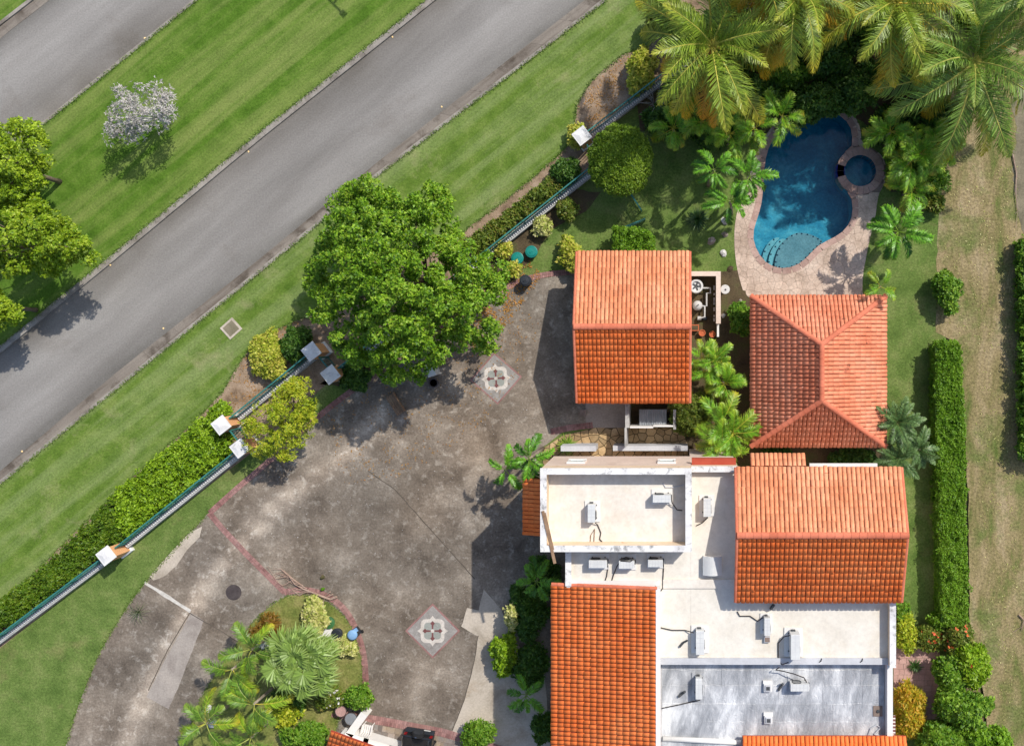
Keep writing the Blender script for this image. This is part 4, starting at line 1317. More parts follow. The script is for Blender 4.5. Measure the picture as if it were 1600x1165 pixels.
# silver membrane laid in overlapping sheets
mx0, mx1 = wx1+.12, ex1-.32
mroot = MB().box(mx0, mx1, yS, ly0-.01, ZS-.08, ZS).build('membrane_roof', M['membrane'], house, world=True)
rowsY = [1046, 1070, 1099, 1127, 1153, 1190, 1230, 1270]
r_ = random.Random(5)
for k in range(len(rowsY)-1):
    ya, yb = W(0, rowsY[k], ZS).y, W(0, rowsY[k+1], ZS).y
    x = mx0+.05; j = 0
    cuts_ = [W(v, 0, ZS).x for v in ((1128, 1240, 1345), (1100, 1217, 1286, 1348), (1180, 1302), (1135, 1229, 1302), (1180, 1300), (1120, 1250), (1200,))[k]]+[mx1-.05]
    for xe in cuts_:
        z_ = ZS+.010+.007*((k+j) % 3)
        sh2 = MB().box(x+.004, xe-.004, yb, ya-.006, ZS+.001, z_).build('membrane_sheet', M['membrane'], mroot, world=True)
        MB().tube([(x+(xe-x)*q/8, ya+r_.uniform(-.03, .03), z_-.004+r_.uniform(-.006, .008)) for q in range(9)], .020, 5).build('seam', M['membrane'], sh2, world=True)
        MB().tube([(xe, ya, z_), (xe+r_.uniform(-.02, .02), (ya+yb)/2, z_+.006), (xe, yb, z_)], .018, 5).build('seam', M['membrane'], sh2, world=True)
        x = xe; j += 1
fl = W(1036, 1152, ZS); f2 = W(1157, 1160, ZS)
MB().tube([(fl.x, fl.y, ZS+.08), (f2.x, f2.y+.06, ZS+.08)], .14, 8).build('flashing', M['white_paint'], house, world=True, smooth=True)
# west wing: mono-pitch tile roof falling to the west
wroof = slab('wing_roof', [Vector((wx0+.05, yS, 6.98)), Vector((wx1-.15, yS, 7.78)), Vector((wx1-.15, wyN, 7.78)), Vector((wx0+.05, wyN, 6.98))], .16, M['red_trim'], house)
vv = Vector((wx1-wx0-.1, 0, .80))
tile_roof(house, wroof, Vector((wx0, wyN, 7.0)), Vector((0, -1, 0)), vv, abs(yS-wyN), vv.length, M['tile'], course=.36)
ridge_tiles(wroof, Vector((wx0, wyN+.02, 7.02)), Vector((wx1-.1, wyN+.02, 7.82)), M['cap'], .10, .36, .0)
# east gable roof
gx0, gx1 = W(1150, 0, 8.1).x, W(1408, 0, 8.1).x
gyN, gyS = W(0, 730, 8.1).y, W(0, 940, 8.1).y
gyR = W(0, 836, 9.4).y
MB().box(gx0+.35, gx1-.45, gyS+.5, gyN-1.35, 0, 8.05).build('wall', M['wall'], house, world=True)
gb = MB()
for xa, xb in ((gx0+.35, gx0+.6), (gx1-.7, gx1-.45)):
    gb.add([(xa, gyS+.5, 8.05), (xa, gyN-1.35, 8.05), (xa, gyR, 9.1), (xb, gyS+.5, 8.05), (xb, gyN-1.35, 8.05), (xb, gyR, 9.1)], [(0,2,1),(3,4,5),(0,1,4,3),(1,2,5,4),(2,0,3,5)])
gb.build('gable_wall', M['wall'], house, world=True)
for nm, ye, s in (('roof_slope', gyN, 1), ('roof_slope', gyS, -1)):
    pts = [Vector((gx0, ye, 8.08)), Vector((gx1, ye, 8.08)), Vector((gx1, gyR, 9.36)), Vector((gx0, gyR, 9.36))]
    if s == 1: pts = pts[::-1]
    rf = slab(nm, pts, .14, M['red_trim'], house)
    V_ = Vector((0, gyR-ye, 1.28))
    O_ = Vector((gx0, ye, 8.10)) if s == -1 else Vector((gx1, ye, 8.10))
    tile_roof(house, rf, O_, Vector((1, 0, 0)) if s == -1 else Vector((-1, 0, 0)), V_, gx1-gx0, V_.length, M['tile'] if s == -1 else M['tile_sunlit'], hgt=.046 if s == -1 else .075)  # one clay in two colours: sunlit look painted on the sun-facing slope
    if s == -1: ridge_tiles(rf, Vector((gx0-.03, gyR, 9.40)), Vector((gx1+.03, gyR, 9.40)), M['cap'], .17)
    for xv in (gx0-.02, gx1+.02):
        ridge_tiles(rf, Vector((xv, ye, 8.10)), Vector((xv, gyR, 9.38)), M['cap'], .09, .36, .0)
# small lower tile roof north of the gable
nx0, nx1 = W(1172, 0, 7.6).x, W(1258, 0, 7.6).x
nyN, nyS = W(0, 709, 7.6).y, gyN+.05
rf = slab('porch_roof', [Vector((nx0, nyS, 7.95)), Vector((nx1, nyS, 7.95)), Vector((nx1, nyN, 7.6)), Vector((nx0, nyN, 7.6))][::1], .12, M['red_trim'], house)
V_ = Vector((0, nyS-nyN, .35))
tile_roof(house, rf, Vector((nx1, nyN, 7.62)), Vector((-1, 0, 0)), V_, nx1-nx0, V_.length, M['tile_sunlit'], hgt=.075)
for x_ in (nx0+.2, nx1-.2): MB().box(x_-.09, x_+.09, gyN-1.348, nyN-.25, 7.25, 7.45).build('bracket', M['wood'], house, world=True)
g0, g1 = W(1265, 724, 7.8), W(1371, 729, 7.8)
MB().box(g0.x, g1.x, g1.y, g0.y, 7.62, 7.8).build('gutter', M['white_paint'], house, world=True)
# red lower roof strip beside the block
q0, q1 = W(1081, 716, 6.9), W(1150, 728, 6.9)
MB().box(q0.x, q1.x, dn+.01, q0.y, 6.5, 6.9).build('canopy', M['red_trim'], house, world=True)
# south tile roof
tx0, tx1 = W(1160, 0, 7.2).x, W(1416, 0, 7.2).x
tyN = W(0, 1150, 7.2).y
rf = slab('rear_roof', [Vector((tx0, tyN-4.2, 8.7)), Vector((tx1, tyN-4.2, 8.7)), Vector((tx1, tyN, 7.18)), Vector((tx0, tyN, 7.18))], .14, M['red_trim'], house)
V_ = Vector((0, -4.2, 1.52))
tile_roof(house, rf, Vector((tx1, tyN, 7.2)), Vector((-1, 0, 0)), V_, tx1-tx0, V_.length, M['tile'], hgt=.075)
MB().box(tx0+.3, tx1-.4, tyN-4.0, tyN-.35, 0, 7.0).build('wall', M['wall'], house, world=True)
# little west lean-to roof
ox0 = W(818, 0, 4.2).x; oyN, oyS = W(0, 747, 4.3).y, W(0, 836, 4.3).y
rf = slab('lean_to_roof', [Vector((ox0, oyS, 4.18)), Vector((bx0-.01, oyS, 4.75)), Vector((bx0-.01, oyN, 4.75)), Vector((ox0, oyN, 4.18))], .14, M['red_trim'], house)
V_ = Vector((bx0-ox0, 0, .57))
tile_roof(house, rf, Vector((ox0, oyN, 4.2)), Vector((0, -1, 0)), V_, oyN-oyS, V_.length, M['tile'])
# windows and doors
for px_ in (903, 1042):
    w_ = W(px_, 722, 5.6)
    window(house, w_.x, by1+.005, 5.7, 6.6, .75, 0, 1)
window(house, bx0-.005, (by0+by1)/2+1.2, 5.2, 6.4, 1.0, -1, 0)
window(house, bx0+.015, (by0+by1)/2, 1.0, 2.4, 1.4, -1, 0)
for y_ in (-15.2, -18.0, -20.8):
    window(house, wx0+.545, y_, 4.2, 5.6, 1.3, -1, 0); window(house, wx0+.545, y_, 1.0, 2.4, 1.3, -1, 0)
for y_ in (-15.3, -18.6):
    window(house, ex1+.008, y_, 4.2, 5.5, 1.3, 1, 0); window(house, ex1+.008, y_, 1.0, 2.3, 1.3, 1, 0)
window(house, gx1-.44, gyR+1.4, 5.0, 6.3, 1.4, 1, 0); window(house, gx1-.44, gyR-1.6, 5.0, 6.3, 1.4, 1, 0)
dmb = MB(); dmb.box(4.0, 5.0, gyN-1.345, gyN-1.28, 0, 2.1)
dd = dmb.build('door', M['wood'], house, world=True)
MB().tube([(4.85, gyN-1.26, 1.0), (4.85, gyN-1.26, 1.15)], .02, 6).build('handle', M['chrome'], dd, world=True)
# thin grey ledges at the foot of the north block wall
a_, b_ = W(872, 709, 1.4), W(935, 716, 1.4)
MB().box(bx0+.1, bx0+2.2, by1+.002, by1+.32, 5.0*0, 1.5).build('planter_wall', M['grey_paint'], house, world=True)
MB().box(bx0+3.2, bx1-.1, by1+.002, by1+.30, 0, 1.3).build('planter_wall', M['grey_paint'], house, world=True)
# white pole wall running north from the block, awning on the east wall
aw0 = W(1400, 1120, 5.5)
ys_ = [W(0, y, 5.6).y for y in (1118, 1123.5, 1129, 1134.5, 1140, 1145.5, 1151, 1156)]
awn = MB().box(ex1, ex1+.52, ys_[-1]-.3, ys_[0], 5.50, 5.54).build('awning', M['white_paint'], house, world=True)
for k in range(0, len(ys_)):
    MB().box(ex1+.005, ex1+.525, ys_[k]-.11, ys_[k], 5.535, 5.56).build('awning_stripe', M['med_red'], awn, world=True)

# ------------------------------------------------------------------ garage
gar = thing('garage', 'detached cream garage with orange gable tile roof facing the driveway', 'garage', (W(988, 510).x, W(988, 510).y, 0))
ax0, ax1 = W(902, 0, 3.1).x, W(1077, 0, 3.1).x
ayN, ayS = W(0, 393, 3.1).y, W(0, 629, 3.1).y
ayR = W(0, 510, 4.6).y
MB().box(ax0+.3, ax1-.35, ayS+.45, ayN-.45, 0, 3.0).build('wall', M['wall'], gar, world=True)
gb = MB()
for xa, xb in ((ax0+.3, ax0+.5), (ax1-.55, ax1-.35)):
    gb.add([(xa, ayS+.45, 3.0), (xa, ayN-.45, 3.0), (xa, ayR, 4.28), (xb, ayS+.45, 3.0), (xb, ayN-.45, 3.0), (xb, ayR, 4.28)], [(0,2,1),(3,4,5),(0,1,4,3),(1,2,5,4),(2,0,3,5)])
gb.build('gable_wall', M['wall'], gar, world=True)
for ye, s in ((ayN, 1), (ayS, -1)):
    pts = [Vector((ax0, ye, 3.06)), Vector((ax1, ye, 3.06)), Vector((ax1, ayR, 4.54)), Vector((ax0, ayR, 4.54))]
    if s == 1: pts = pts[::-1]
    rf = slab('roof_slope', pts, .14, M['red_trim'], gar)
    V_ = Vector((0, ayR-ye, 1.48))
    O_ = Vector((ax0, ye, 3.08)) if s == -1 else Vector((ax1, ye, 3.08))
    tile_roof(gar, rf, O_, Vector((1 if s == -1 else -1, 0, 0)), V_, ax1-ax0, V_.length, M['tile'] if s == -1 else M['tile_sunlit'], hgt=.046 if s == -1 else .075)  # sun-facing slope gets the paler clay with sunlight in its colour
    if s == -1: ridge_tiles(rf, Vector((ax0-.03, ayR, 4.58)), Vector((ax1+.03, ayR, 4.58)), M['cap'], .17)
    for xv in (ax0-.03, ax1+.03):
        ridge_tiles(rf, Vector((xv, ye, 3.08)), Vector((xv, ayR, 4.56)), M['cap'], .09, .36, .0)
gd = MB().box(ax0+.24, ax0+.30, ayR-2.4, ayR+2.4, 0.02, 2.3).build('garage_door', M['white_paint'], gar, world=True)
for k in range(4): MB().box(ax0+.225, ax0+.245, ayR-2.35, ayR+2.35, .1+k*.55, .55+k*.55).build('door_panel', M['white_paint'], gd, world=True)
window(gar, ax0+2.2, ayN-.445, 1.2, 2.2, 1.0, 0, 1)
# ------------------------------------------------------------------ pavilion (hip roof)
pav = thing('pavilion', 'poolside pavilion with weathered pinkish red hipped tile roof', 'pavilion', (W(1277, 578).x, W(1277, 578).y, 0))
hx0, hx1 = W(1173, 0, 2.9).x, W(1384, 0, 2.9).x
hyN, hyS = W(0, 462, 2.9).y, W(0, 697, 2.9).y
rx = W(1284, 0, 4.8).x; ry0, ry1 = W(0, 626, 4.8).y, W(0, 538, 4.8).y
ez, rz_ = 2.9, 4.75
cor = [Vector((hx0, hyN, ez)), Vector((hx1, hyN, ez)), Vector((hx1, hyS, ez)), Vector((hx0, hyS, ez))]
RN, RS = Vector((rx, ry1, rz_)), Vector((rx, ry0, rz_))
for A, B, tops, mt in ((cor[1], cor[0], [RN], 'tile_n'), (cor[3], cor[2], [RS], 'tile_n'), (cor[0], cor[3], [RS, RN], 'tile_n'), (cor[2], cor[1], [RN, RS], 'tile_n')):
    pts = [A, B]+tops
    rf = slab('roof_slope', pts, .12, M['red_trim'], pav)
    U_ = (B-A).normalized(); wdt = (B-A).length
    t0 = tops[0]; foot = A+U_*((t0-A).dot(U_)); Vv = t0-foot; run = Vv.length; Vv.normalize()
    poly = [((p-A).dot(U_), (p-A).dot(Vv)) for p in pts]
    tile_roof(pav, rf, A+Vector((0, 0, .02)), U_, Vv, wdt, run, M[mt], keep=lambda u, v, q=poly: inside(u, v, q), hgt=.062)
last = rf
for a_, b_ in ((cor[0], RN), (cor[1], RN), (cor[2], RS), (cor[3], RS), (RS, RN)):
    ridge_tiles(last, a_+Vector((0, 0, .04)), b_+Vector((0, 0, .04)), M['cap'], .15, .40)
for x_ in (hx0+.55, hx1-.55):
    for y_ in (hyN-.55, (hyN+hyS)/2, hyS+.55):
        MB().rbox(x_, y_, 0, 2.85, .32, .32).build('column', M['wall'], pav, world=True)
MB().box(hx0+.2, hx1-.2, hyS+.2, hyN-.2, 0.0, .06).build('floor_slab', M['deck'], pav, world=True)
MB().box(hx0+.45, hx1-.45, hyN-.65, hyN-.45, 2.5, 2.82).build('beam', M['wall'], pav, world=True)
MB().box(hx0+.45, hx1-.45, hyS+.45, hyS+.65, 2.5, 2.82).build('beam', M['wall'], pav, world=True)

# ------------------------------------------------------------------ neighbouring wing at the bottom edge
nb = thing('garden_wing', 'low white walled wing with orange tile roof by the slate patio', 'house', (W(600, 1200).x, W(600, 1200).y, 0))
def wallline(pts, z0, z1, th, m, parent, name='wall'):
    mb = MB()
    for a, b in zip(pts[:-1], pts[1:]):
        A, B = Vector(a), Vector(b); d = B-A
        mb.rbox((A.x+B.x)/2, (A.y+B.y)/2, z0, z1, d.length+th*.9, th, math.atan2(d.y, d.x))
    return mb.build(name, m, parent, world=True)
zt = 1.5
wallline([(*W(566, 1119, .9).to_2d(),), (*W(548, 1144, .9).to_2d(),)], 0, .9, .46, M['white_paint'], nb)
p0_ = [(536,1156),(566,1164),(606,1176),(646,1190)]
wallline([(*W(x, y, zt).to_2d(),) for x, y in p0_], 0, .9, .34, M['white_paint'], nb, 'parapet')
A_ = W(517, 1141, 2.3); B_ = W(640, 1186, 2.3)
U_ = (B_-A_); U_.z = 0; wl = U_.length; U_.normalize(); Vd = Vector((U_.y, -U_.x, 0))
rf = slab('roof_slope', [A_+Vd*3+Vector((0,0,-.9)), B_+Vd*3+Vector((0,0,-.9)), B_, A_], .12, M['red_trim'], nb)
V_ = (-Vd*3+Vector((0, 0, .9)))
tile_roof(nb, rf, A_+Vd*3+Vector((0, 0, -.88)), U_, V_, wl, V_.length, M['tile'])
MB().prism([(A_+U_*.3+Vd*.7).to_2d()[:], (B_-U_*.3+Vd*.7).to_2d()[:], (B_+Vd*2.7-U_*.3).to_2d()[:], (A_+Vd*2.7+U_*.3).to_2d()[:]], 0, 1.3).build('wall', M['white_paint'], nb, world=True)

# ------------------------------------------------------------------ roof equipment
def ac_unit(label, px, py, zd, vert, wpx=28, dpx=11.5, hgt=.66, cable=None, pad=(1.35, 1.75), padm='white_paint', fan=-1, rz=0.0):
    c0 = W(px, py, zd+hgt)
    t = thing('air_conditioner', label, 'air conditioner', (c0.x, c0.y, zd), 'air conditioner condensers on the roof', (R(90) if vert else 0)+rz)
    k = (H-zd-hgt)/F
    w, d = wpx*k, dpx*k
    MB().rbox(0, 0, .0, .07, w*1.18, d*2.1).build('base_pad', M[padm], t)
    b = MB()
    b.rbox(0, 0, .12, hgt-.02, w, d)
    b.rbox(0, 0, hgt-.02, hgt, w*1.015, d*1.02, 0, .97)
    body = b.build('cabinet', M['cabinet'], t)
    for s in (-1, 1): MB().rbox(s*w*.36, 0, .069, .121, .06, d*1.25).build('foot', M['grille'], t)
    g = MB()
    for k_ in range(14):
        a = 2*math.pi*k_/14
        g.rbox(-w*.14+math.cos(a)*.0, fan*(d/2+.012), hgt*.5, hgt*.5+.001, .001, .001)
    pts = [(-w*.14+math.cos(2*math.pi*q/16)*hgt*.36, fan*(d/2+.012), hgt*.53+math.sin(2*math.pi*q/16)*hgt*.36) for q in range(17)]
    f = MB().tube(pts, .018, 5, False).build('fan_ring', M['grille'], t)
    fb = MB()
    for k_ in range(5):
        z_ = hgt*.22+k_*hgt*.155
        fb.rbox(-w*.14, fan*(d/2+.010), z_, z_+.02, hgt*.62, .014)
    fb.build('grille', M['grille'], t)
    tp = MB()
    for k_ in range(5): tp.rbox(-w*.5+(k_+.5)*w/5+w*.1*0, 0, hgt, hgt+.006, .014, d*.9)
    tp.rbox(0, 0, hgt, hgt+.005, w*.96, .014)
    o = tp.build('top_ribs', M['grey_paint'], t)
    MB().rbox(w*.5+.03, d*.1, .16, .34, .06, d*.5).build('valve_cover', M['grille'], t)
    if cable:
        ca, sa = math.cos(-t.rotation_euler.z), math.sin(-t.rotation_euler.z)
        P = []
        for i, (x, y, z) in enumerate(cable):
            q = W(x, y, z)-Vector((c0.x, c0.y, zd)); P.append((q.x*ca-q.y*sa, q.x*sa+q.y*ca, q.z))
        sp = []
        for i in range(len(P)-1):
            for u in (0, .5):
                a = Vector(P[i]); b_ = Vector(P[i+1]); sp.append(a.lerp(b_, u))
        sp.append(Vector(P[-1]))
        MB().tube(sp, .028, 5).build('cable', M['cable'], t)
    return t
ac_unit('air conditioner on the upper walled roof, the one nearer the plank', 924, 802, ZD, True, cable=[(928,814,ZD+.3),(934,820,ZD+.05),(939,832,ZD+.05),(937,842,ZD+.05),(941,846,ZD+.05)])
ac_unit('air conditioner with looping white hose in the corner of upper roof', 1034, 779, ZD, False, cable=[(1048,772,ZD+.4),(1050,785,ZD+.3),(1058,796,ZD+.05),(1066,797,ZD+.05)], fan=1)
ac_unit('air conditioner on the white strip between upper block and gable roof', 1105, 793, ZL, True, cable=[(1106,808,ZL+.3),(1098,816,ZL+.05),(1088,821,ZL+.05)])
ac_unit('air conditioner at the plank end of a row of three', 934, 881, ZL, False, wpx=28, dpx=12, fan=1, cable=[(948,873,ZL+.4),(950,886,ZL+.05),(948,900,ZL+.05),(944,911,ZL+.05)])
ac_unit('air conditioner with coiled black cable on top, middle of three in a row', 979, 882, ZL, False, wpx=24, dpx=12, fan=1, cable=[(968,874,ZL+.66),(978,870,ZL+.70),(990,873,ZL+.68),(985,877,ZL+.66),(970,876,ZL+.66),(964,884,ZL+.3),(958,900,ZL+.05),(955,910,ZL+.05)])
ac_unit('air conditioner with straight cable, ending a row of three by the hatch', 1024, 880, ZL, False, wpx=23, dpx=11, fan=1, cable=[(1036,872,ZL+.4),(1037,886,ZL+.05),(1036,905,ZL+.05),(1036,918,ZL+.05),(1030,926,ZL+.05)])
ac_unit('air conditioner on white deck near the long single slope tile roof', 1094, 1004, ZL, True, wpx=37, dpx=13, cable=[(1084,988,ZL+.3),(1070,984,ZL+.05),(1050,984,ZL+.05),(1032,980,ZL+.05)])
ac_unit('slim air conditioner beside a small square box below gable roof', 1199, 979, ZL, True, wpx=27, dpx=9, cable=[(1192,964,ZL+.3),(1184,970,ZL+.05),(1172,962,ZL+.05),(1156,962,ZL+.05),(1152,955,ZL+.05)])
ac_unit('large air conditioner with curved side hose on the white deck', 1243, 1011, ZL, True, wpx=39, dpx=14, hgt=.9, cable=[(1240,991,ZL+.6),(1225,994,ZL+.3),(1216,1004,ZL+.06),(1216,1030,ZL+.06),(1222,1038,ZL+.2),(1232,1034,ZL+.3)])
ac_unit('air conditioner with long white hose on silver roof near the long tile roof', 1092, 1076, ZS, True, wpx=32, dpx=10, padm='membrane', cable=[(1094,1093,ZS+.2),(1080,1096,ZS+.06),(1058,1101,ZS+.06),(1034,1106,ZS+.06)])
ac_unit('air conditioner with arched pipes over it on the silver roof', 1250, 1074, ZS, False, wpx=29, dpx=11, padm='membrane', fan=1, cable=[(1262,1068,ZS+.3),(1256,1058,ZS+.7),(1240,1052,ZS+.6),(1224,1048,ZS+.4),(1212,1046,ZS+.5),(1218,1042,ZS+.6)])

def roof_vent(label, px, py):
    p = W(px, py, ZS+.3)
    t = thing('roof_vent', label, 'roof vent', (p.x, p.y, ZS+.02), 'square vents on the silver roof')
    MB().rbox(0, 0, 0, .22, .42, .42).rbox(.0, .25, 0, .12, .5, .2).build('curb', M['white_paint'], t)
    MB().rbox(0, 0, .22, .30, .34, .34, 0, .8).build('cowl', M['grey_paint'], t)
    MB().rbox(0, 0, .301, .312, .20, .20).build('mesh_cover', M['grille'], t)
roof_vent('square vent beside the piped air conditioner on silver roof', 1200, 1075)
roof_vent('square vent on silver roof close to the tile roof that crosses it', 1201, 1125)
p = W(1199, 999, ZL+.2)
t = thing('junction_box', 'small square grey box on white deck below slim air conditioner', 'box', (p.x, p.y, ZL))
MB().rbox(0, 0, 0, .18, .32, .30).build('body', M['grey_paint'], t); MB().rbox(0, 0, .18, .20, .26, .24).build('lid', M['joint'], t)
p = W(1372, 1111, ZS+.1)
t = thing('roof_drain', 'square roof drain with dark hole in the silver roof corner', 'drain', (p.x, p.y, ZS+.02))
MB().rbox(0, 0, 0, .05, .5, .55).build('sump', M['joint'], t); MB().lathe(0, 0, [(.10, .05), (.08, .10)], 12).build('strainer', M['grille'], t)
# white roof hatch with domed lid
p = W(1113, 884, ZL+.4)
t = thing('roof_hatch', 'white square roof hatch casting curved shadow near gable roof', 'roof hatch', (p.x, p.y, ZL))
MB().rbox(0, 0, 0, .34, .95, .95).build('curb', M['white_paint'], t)
me_ = MB(); K = 8
vs = []
for i in range(K+1):
    a = math.pi*i/K
    vs += [(-.5+i/K*1.0, -.5, .34+.18*math.sin(a)), (-.5+i/K*1.0, .5, .34+.18*math.sin(a))]
me_.add(vs, [(2*i, 2*i+2, 2*i+3, 2*i+1) for i in range(K)]+[tuple(range(0, 2*K+2, 2)), tuple(range(1, 2*K+2, 2))[::-1]])
me_.build('dome', M['cabinet'], t, smooth=False)
# plank lying over the parapet
A_, B_ = W(848, 798, ZB+.05), W(867, 880, ZB+.05)
d_ = B_-A_
pl = thing('plank', 'long weathered brown plank resting on the upper roof parapet', 'plank', ((A_.x+B_.x)/2, (A_.y+B_.y)/2, ZB+.005), rz=math.atan2(d_.y, d_.x))
MB().rbox(0, .0, 0, .05, d_.length, .15).build('board', M['wood'], pl); MB().rbox(-.3, .10, 0, .045, d_.length*.7, .05).build('batten', M['wood'], pl)

# ------------------------------------------------------------------ pool equipment yard
ew = thing('equipment_wall', 'low cream wall enclosing pool equipment beside the garage', 'wall', (W(1124, 470).x, W(1124, 470).y, 0))
e0, e1, e2 = W(1079, 427.5, 1.2), W(1122.5, 427.5, 1.2), W(1122.5, 505, 1.2)
MB().box(e0.x, e1.x+.1, e0.y-.1, e0.y+.1, 0, 1.15).build('wall_panel', M['wall'], ew, world=True)
MB().box(e1.x-.1, e1.x+.1, e2.y, e0.y-.102, 0, 1.15).build('wall_panel', M['wall'], ew, world=True)
MB().box(e0.x-.02, e1.x+.14, e0.y-.14, e0.y+.14, 1.15, 1.20).box(e1.x-.14, e1.x+.14, e2.y-.02, e0.y-.142, 1.15, 1.20).build('coping', M['wall'], ew, world=True)
e3 = W(1122.5, 526, .7)
MB().box(e1.x-.06, e1.x+.06, e3.y, e2.y-.025, 0, .7).build('gate_panel', M['white_paint'], ew, world=True)
p = W(1088, 447, .9)
t = thing('filter_tank', 'round grey open topped heat pump with fan in equipment yard', 'heat pump', (p.x, p.y, 0))
MB().lathe(0, 0, [(.40, 0), (.42, .1), (.42, .85), (.40, .92), (.30, .92), (.29, .80), (.02, .80)], 24).build('housing', M['cabinet'], t)
for k in range(5): MB().rbox(math.cos(k*1.257)*.14, math.sin(k*1.257)*.14, .82, .84, .22, .09, k*1.257).build('fan_blade', M['grille'], t)
p = W(1090, 477, 1.0)
t = thing('sand_filter', 'round white pool filter tank with black valve on top', 'filter tank', (p.x, p.y, 0))
MB().lathe(0, 0, [(.2, 0), (.29, .15), (.30, .75), (.22, .95), (.06, 1.0)], 22).build('tank', M['pvc'], t, smooth=True)
MB().rbox(0, 0, .99, 1.06, .18, .05, R(40)).build('valve_handle', M['black_plastic'], t)
pp = thing('pipework', 'white plastic pool pipes running along the equipment wall', 'pipes', (W(1106, 470).x, W(1106, 470).y, 0))
for q in ([(1098,450),(1110,450),(1110,458),(1104,458),(1104,478),(1097,478)], [(1101,478),(1101,495),(1094,497)]):
    MB().tube([W(x, y, .5) for x, y in q], .055, 7).build('pipe', M['pvc'], pp, world=True)
for y0, y1 in ((446,453),(458,461),(465,476),(470,474),(480,486),(492,495),(497,502)):
    a_, b_ = W(1116, y0, .25), W(1116, y1, .25)
    MB().tube([a_, b_], .05, 6).build('pipe_stub', M['pvc'], pp, world=True)
p = W(1096, 497, .3)
t = thing('pool_pump', 'white and black pool pump on the equipment yard floor', 'pump', (p.x, p.y, 0))
MB().rbox(-.12, 0, 0, .34, .22, .24).build('strainer_pot', M['pvc'], t); MB().tube([(0, 0, .18), (.34, 0, .18)], .12, 10).build('motor', M['black_plastic'], t)
p = W(1133, 452, .8)
t = thing('patio_column', 'round pale stone stand outside the equipment wall on the grass', 'garden stand', (p.x, p.y, 0))
MB().lathe(0, 0, [(.18, 0), (.12, .1), (.10, .7)], 16).build('stem', M['stone_white'], t); MB().lathe(0, 0, [(.27, .7), (.29, .74), (.27, .80)], 20).build('top', M['stone_white'], t); MB().lathe(.02, -.02, [(.06, .80), (.05, .84)], 10).build('knob', M['iron'], t)
def pot(label, px, py, s, sq=False):
    p = W(px, py, .3)
    t = thing('planter', label, 'planter', (p.x, p.y, 0), 'orange terracotta planters')
    if sq:
        MB().rbox(0, 0, 0, .36, s*.9, s*.6).build('box', M['terracotta'], t); MB().rbox(0, 0, .36, .42, s, s*.7).build('rim', M['terracotta'], t); MB().rbox(0, 0, .42, .43, s*.8, s*.5).build('soil', M['soil'], t)
    else:
        MB().lathe(0, 0, [(s*.32, 0), (s*.45, .32), (s*.5, .34), (s*.5, .4), (s*.4, .4), (s*.38, .34)], 18).build('pot_body', M['terracotta'], t)
pot('oblong terracotta planter against the garage wall', 1085, 512, .55, True)
pot('round terracotta pot between two other orange planters', 1097, 520, .42)
pot('round terracotta pot near the small white gate panel', 1113, 522, .40)
# yard walls south of the garage
yw = thing('yard_wall', 'white rendered yard wall running from garage towards the house', 'wall', (W(980, 650).x, W(980, 650).y, 0))
a_, b_ = W(980, 629, 2.0), W(980, 668, 2.0)
MB().box(a_.x-.12, a_.x+.12, b_.y, a_.y, 0, 2.0).build('thick_wall', M['fence_wall'], yw, world=True)
b2 = W(977.5, 712, 2.0)
MB().box(b2.x-.06, b2.x+.06, by1+.35, b_.y-.003, 0, 2.0).build('thin_wall', M['fence_wall'], yw, world=True)
c1, c2 = W(984, 666, 1.9), W(1052, 668, 1.9)
MB().box(c1.x, (c1.x+c2.x)/2+.1, c2.y-.02, c2.y+.07, 0, 1.9).build('screen_panel', M['white_paint'], yw, world=True)
MB().box((c1.x+c2.x)/2+.1, c2.x, c2.y+.05, c2.y+.14, 0, 1.88).build('screen_panel', M['white_paint'], yw, world=True)
MB().box(c2.x, c2.x+.16, c2.y-.1, W(0, 640, 1.9).y, 0, 1.9).build('end_wall', M['fence_wall'], yw, world=True)
p = W(1020, 653, 1.3)
t = thing('water_tank', 'grey rectangular corrugated cover inside the yard behind the garage', 'cover', (p.x, p.y, 0))
MB().rbox(0, 0, 0, 1.2, 1.5, .8).build('box', M['black_plastic'], t)
mb = MB()
for k in range(12):
    x = -.82+k*.138
    mb.add([(x, -.52, 1.22), (x+.069, -.52, 1.26), (x+.138, -.52, 1.22), (x, .52, 1.22), (x+.069, .52, 1.26), (x+.138, .52, 1.22)], [(0,1,4,3), (1,2,5,4)])
mb.build('corrugated_sheet', M['grey_panel'], t)
MB().box(W(984, 0).x, W(1052, 0).x, W(0, 668).y, W(0, 628).y, .0, .02).build('yard_floor', M['soil'])['kind'] = 'structure'
# grey brick post by the garage corner
p = W(911, 645, .8)
t = thing('bollard', 'short grey stone post between driveway and garage apron', 'post', (p.x, p.y, 0))
MB().rbox(0, 0, 0, .75, .30, .30).build('shaft', M['fence_wall'], t); MB().rbox(0, 0, .75, .82, .38, .38).build('cap', M['joint'], t)

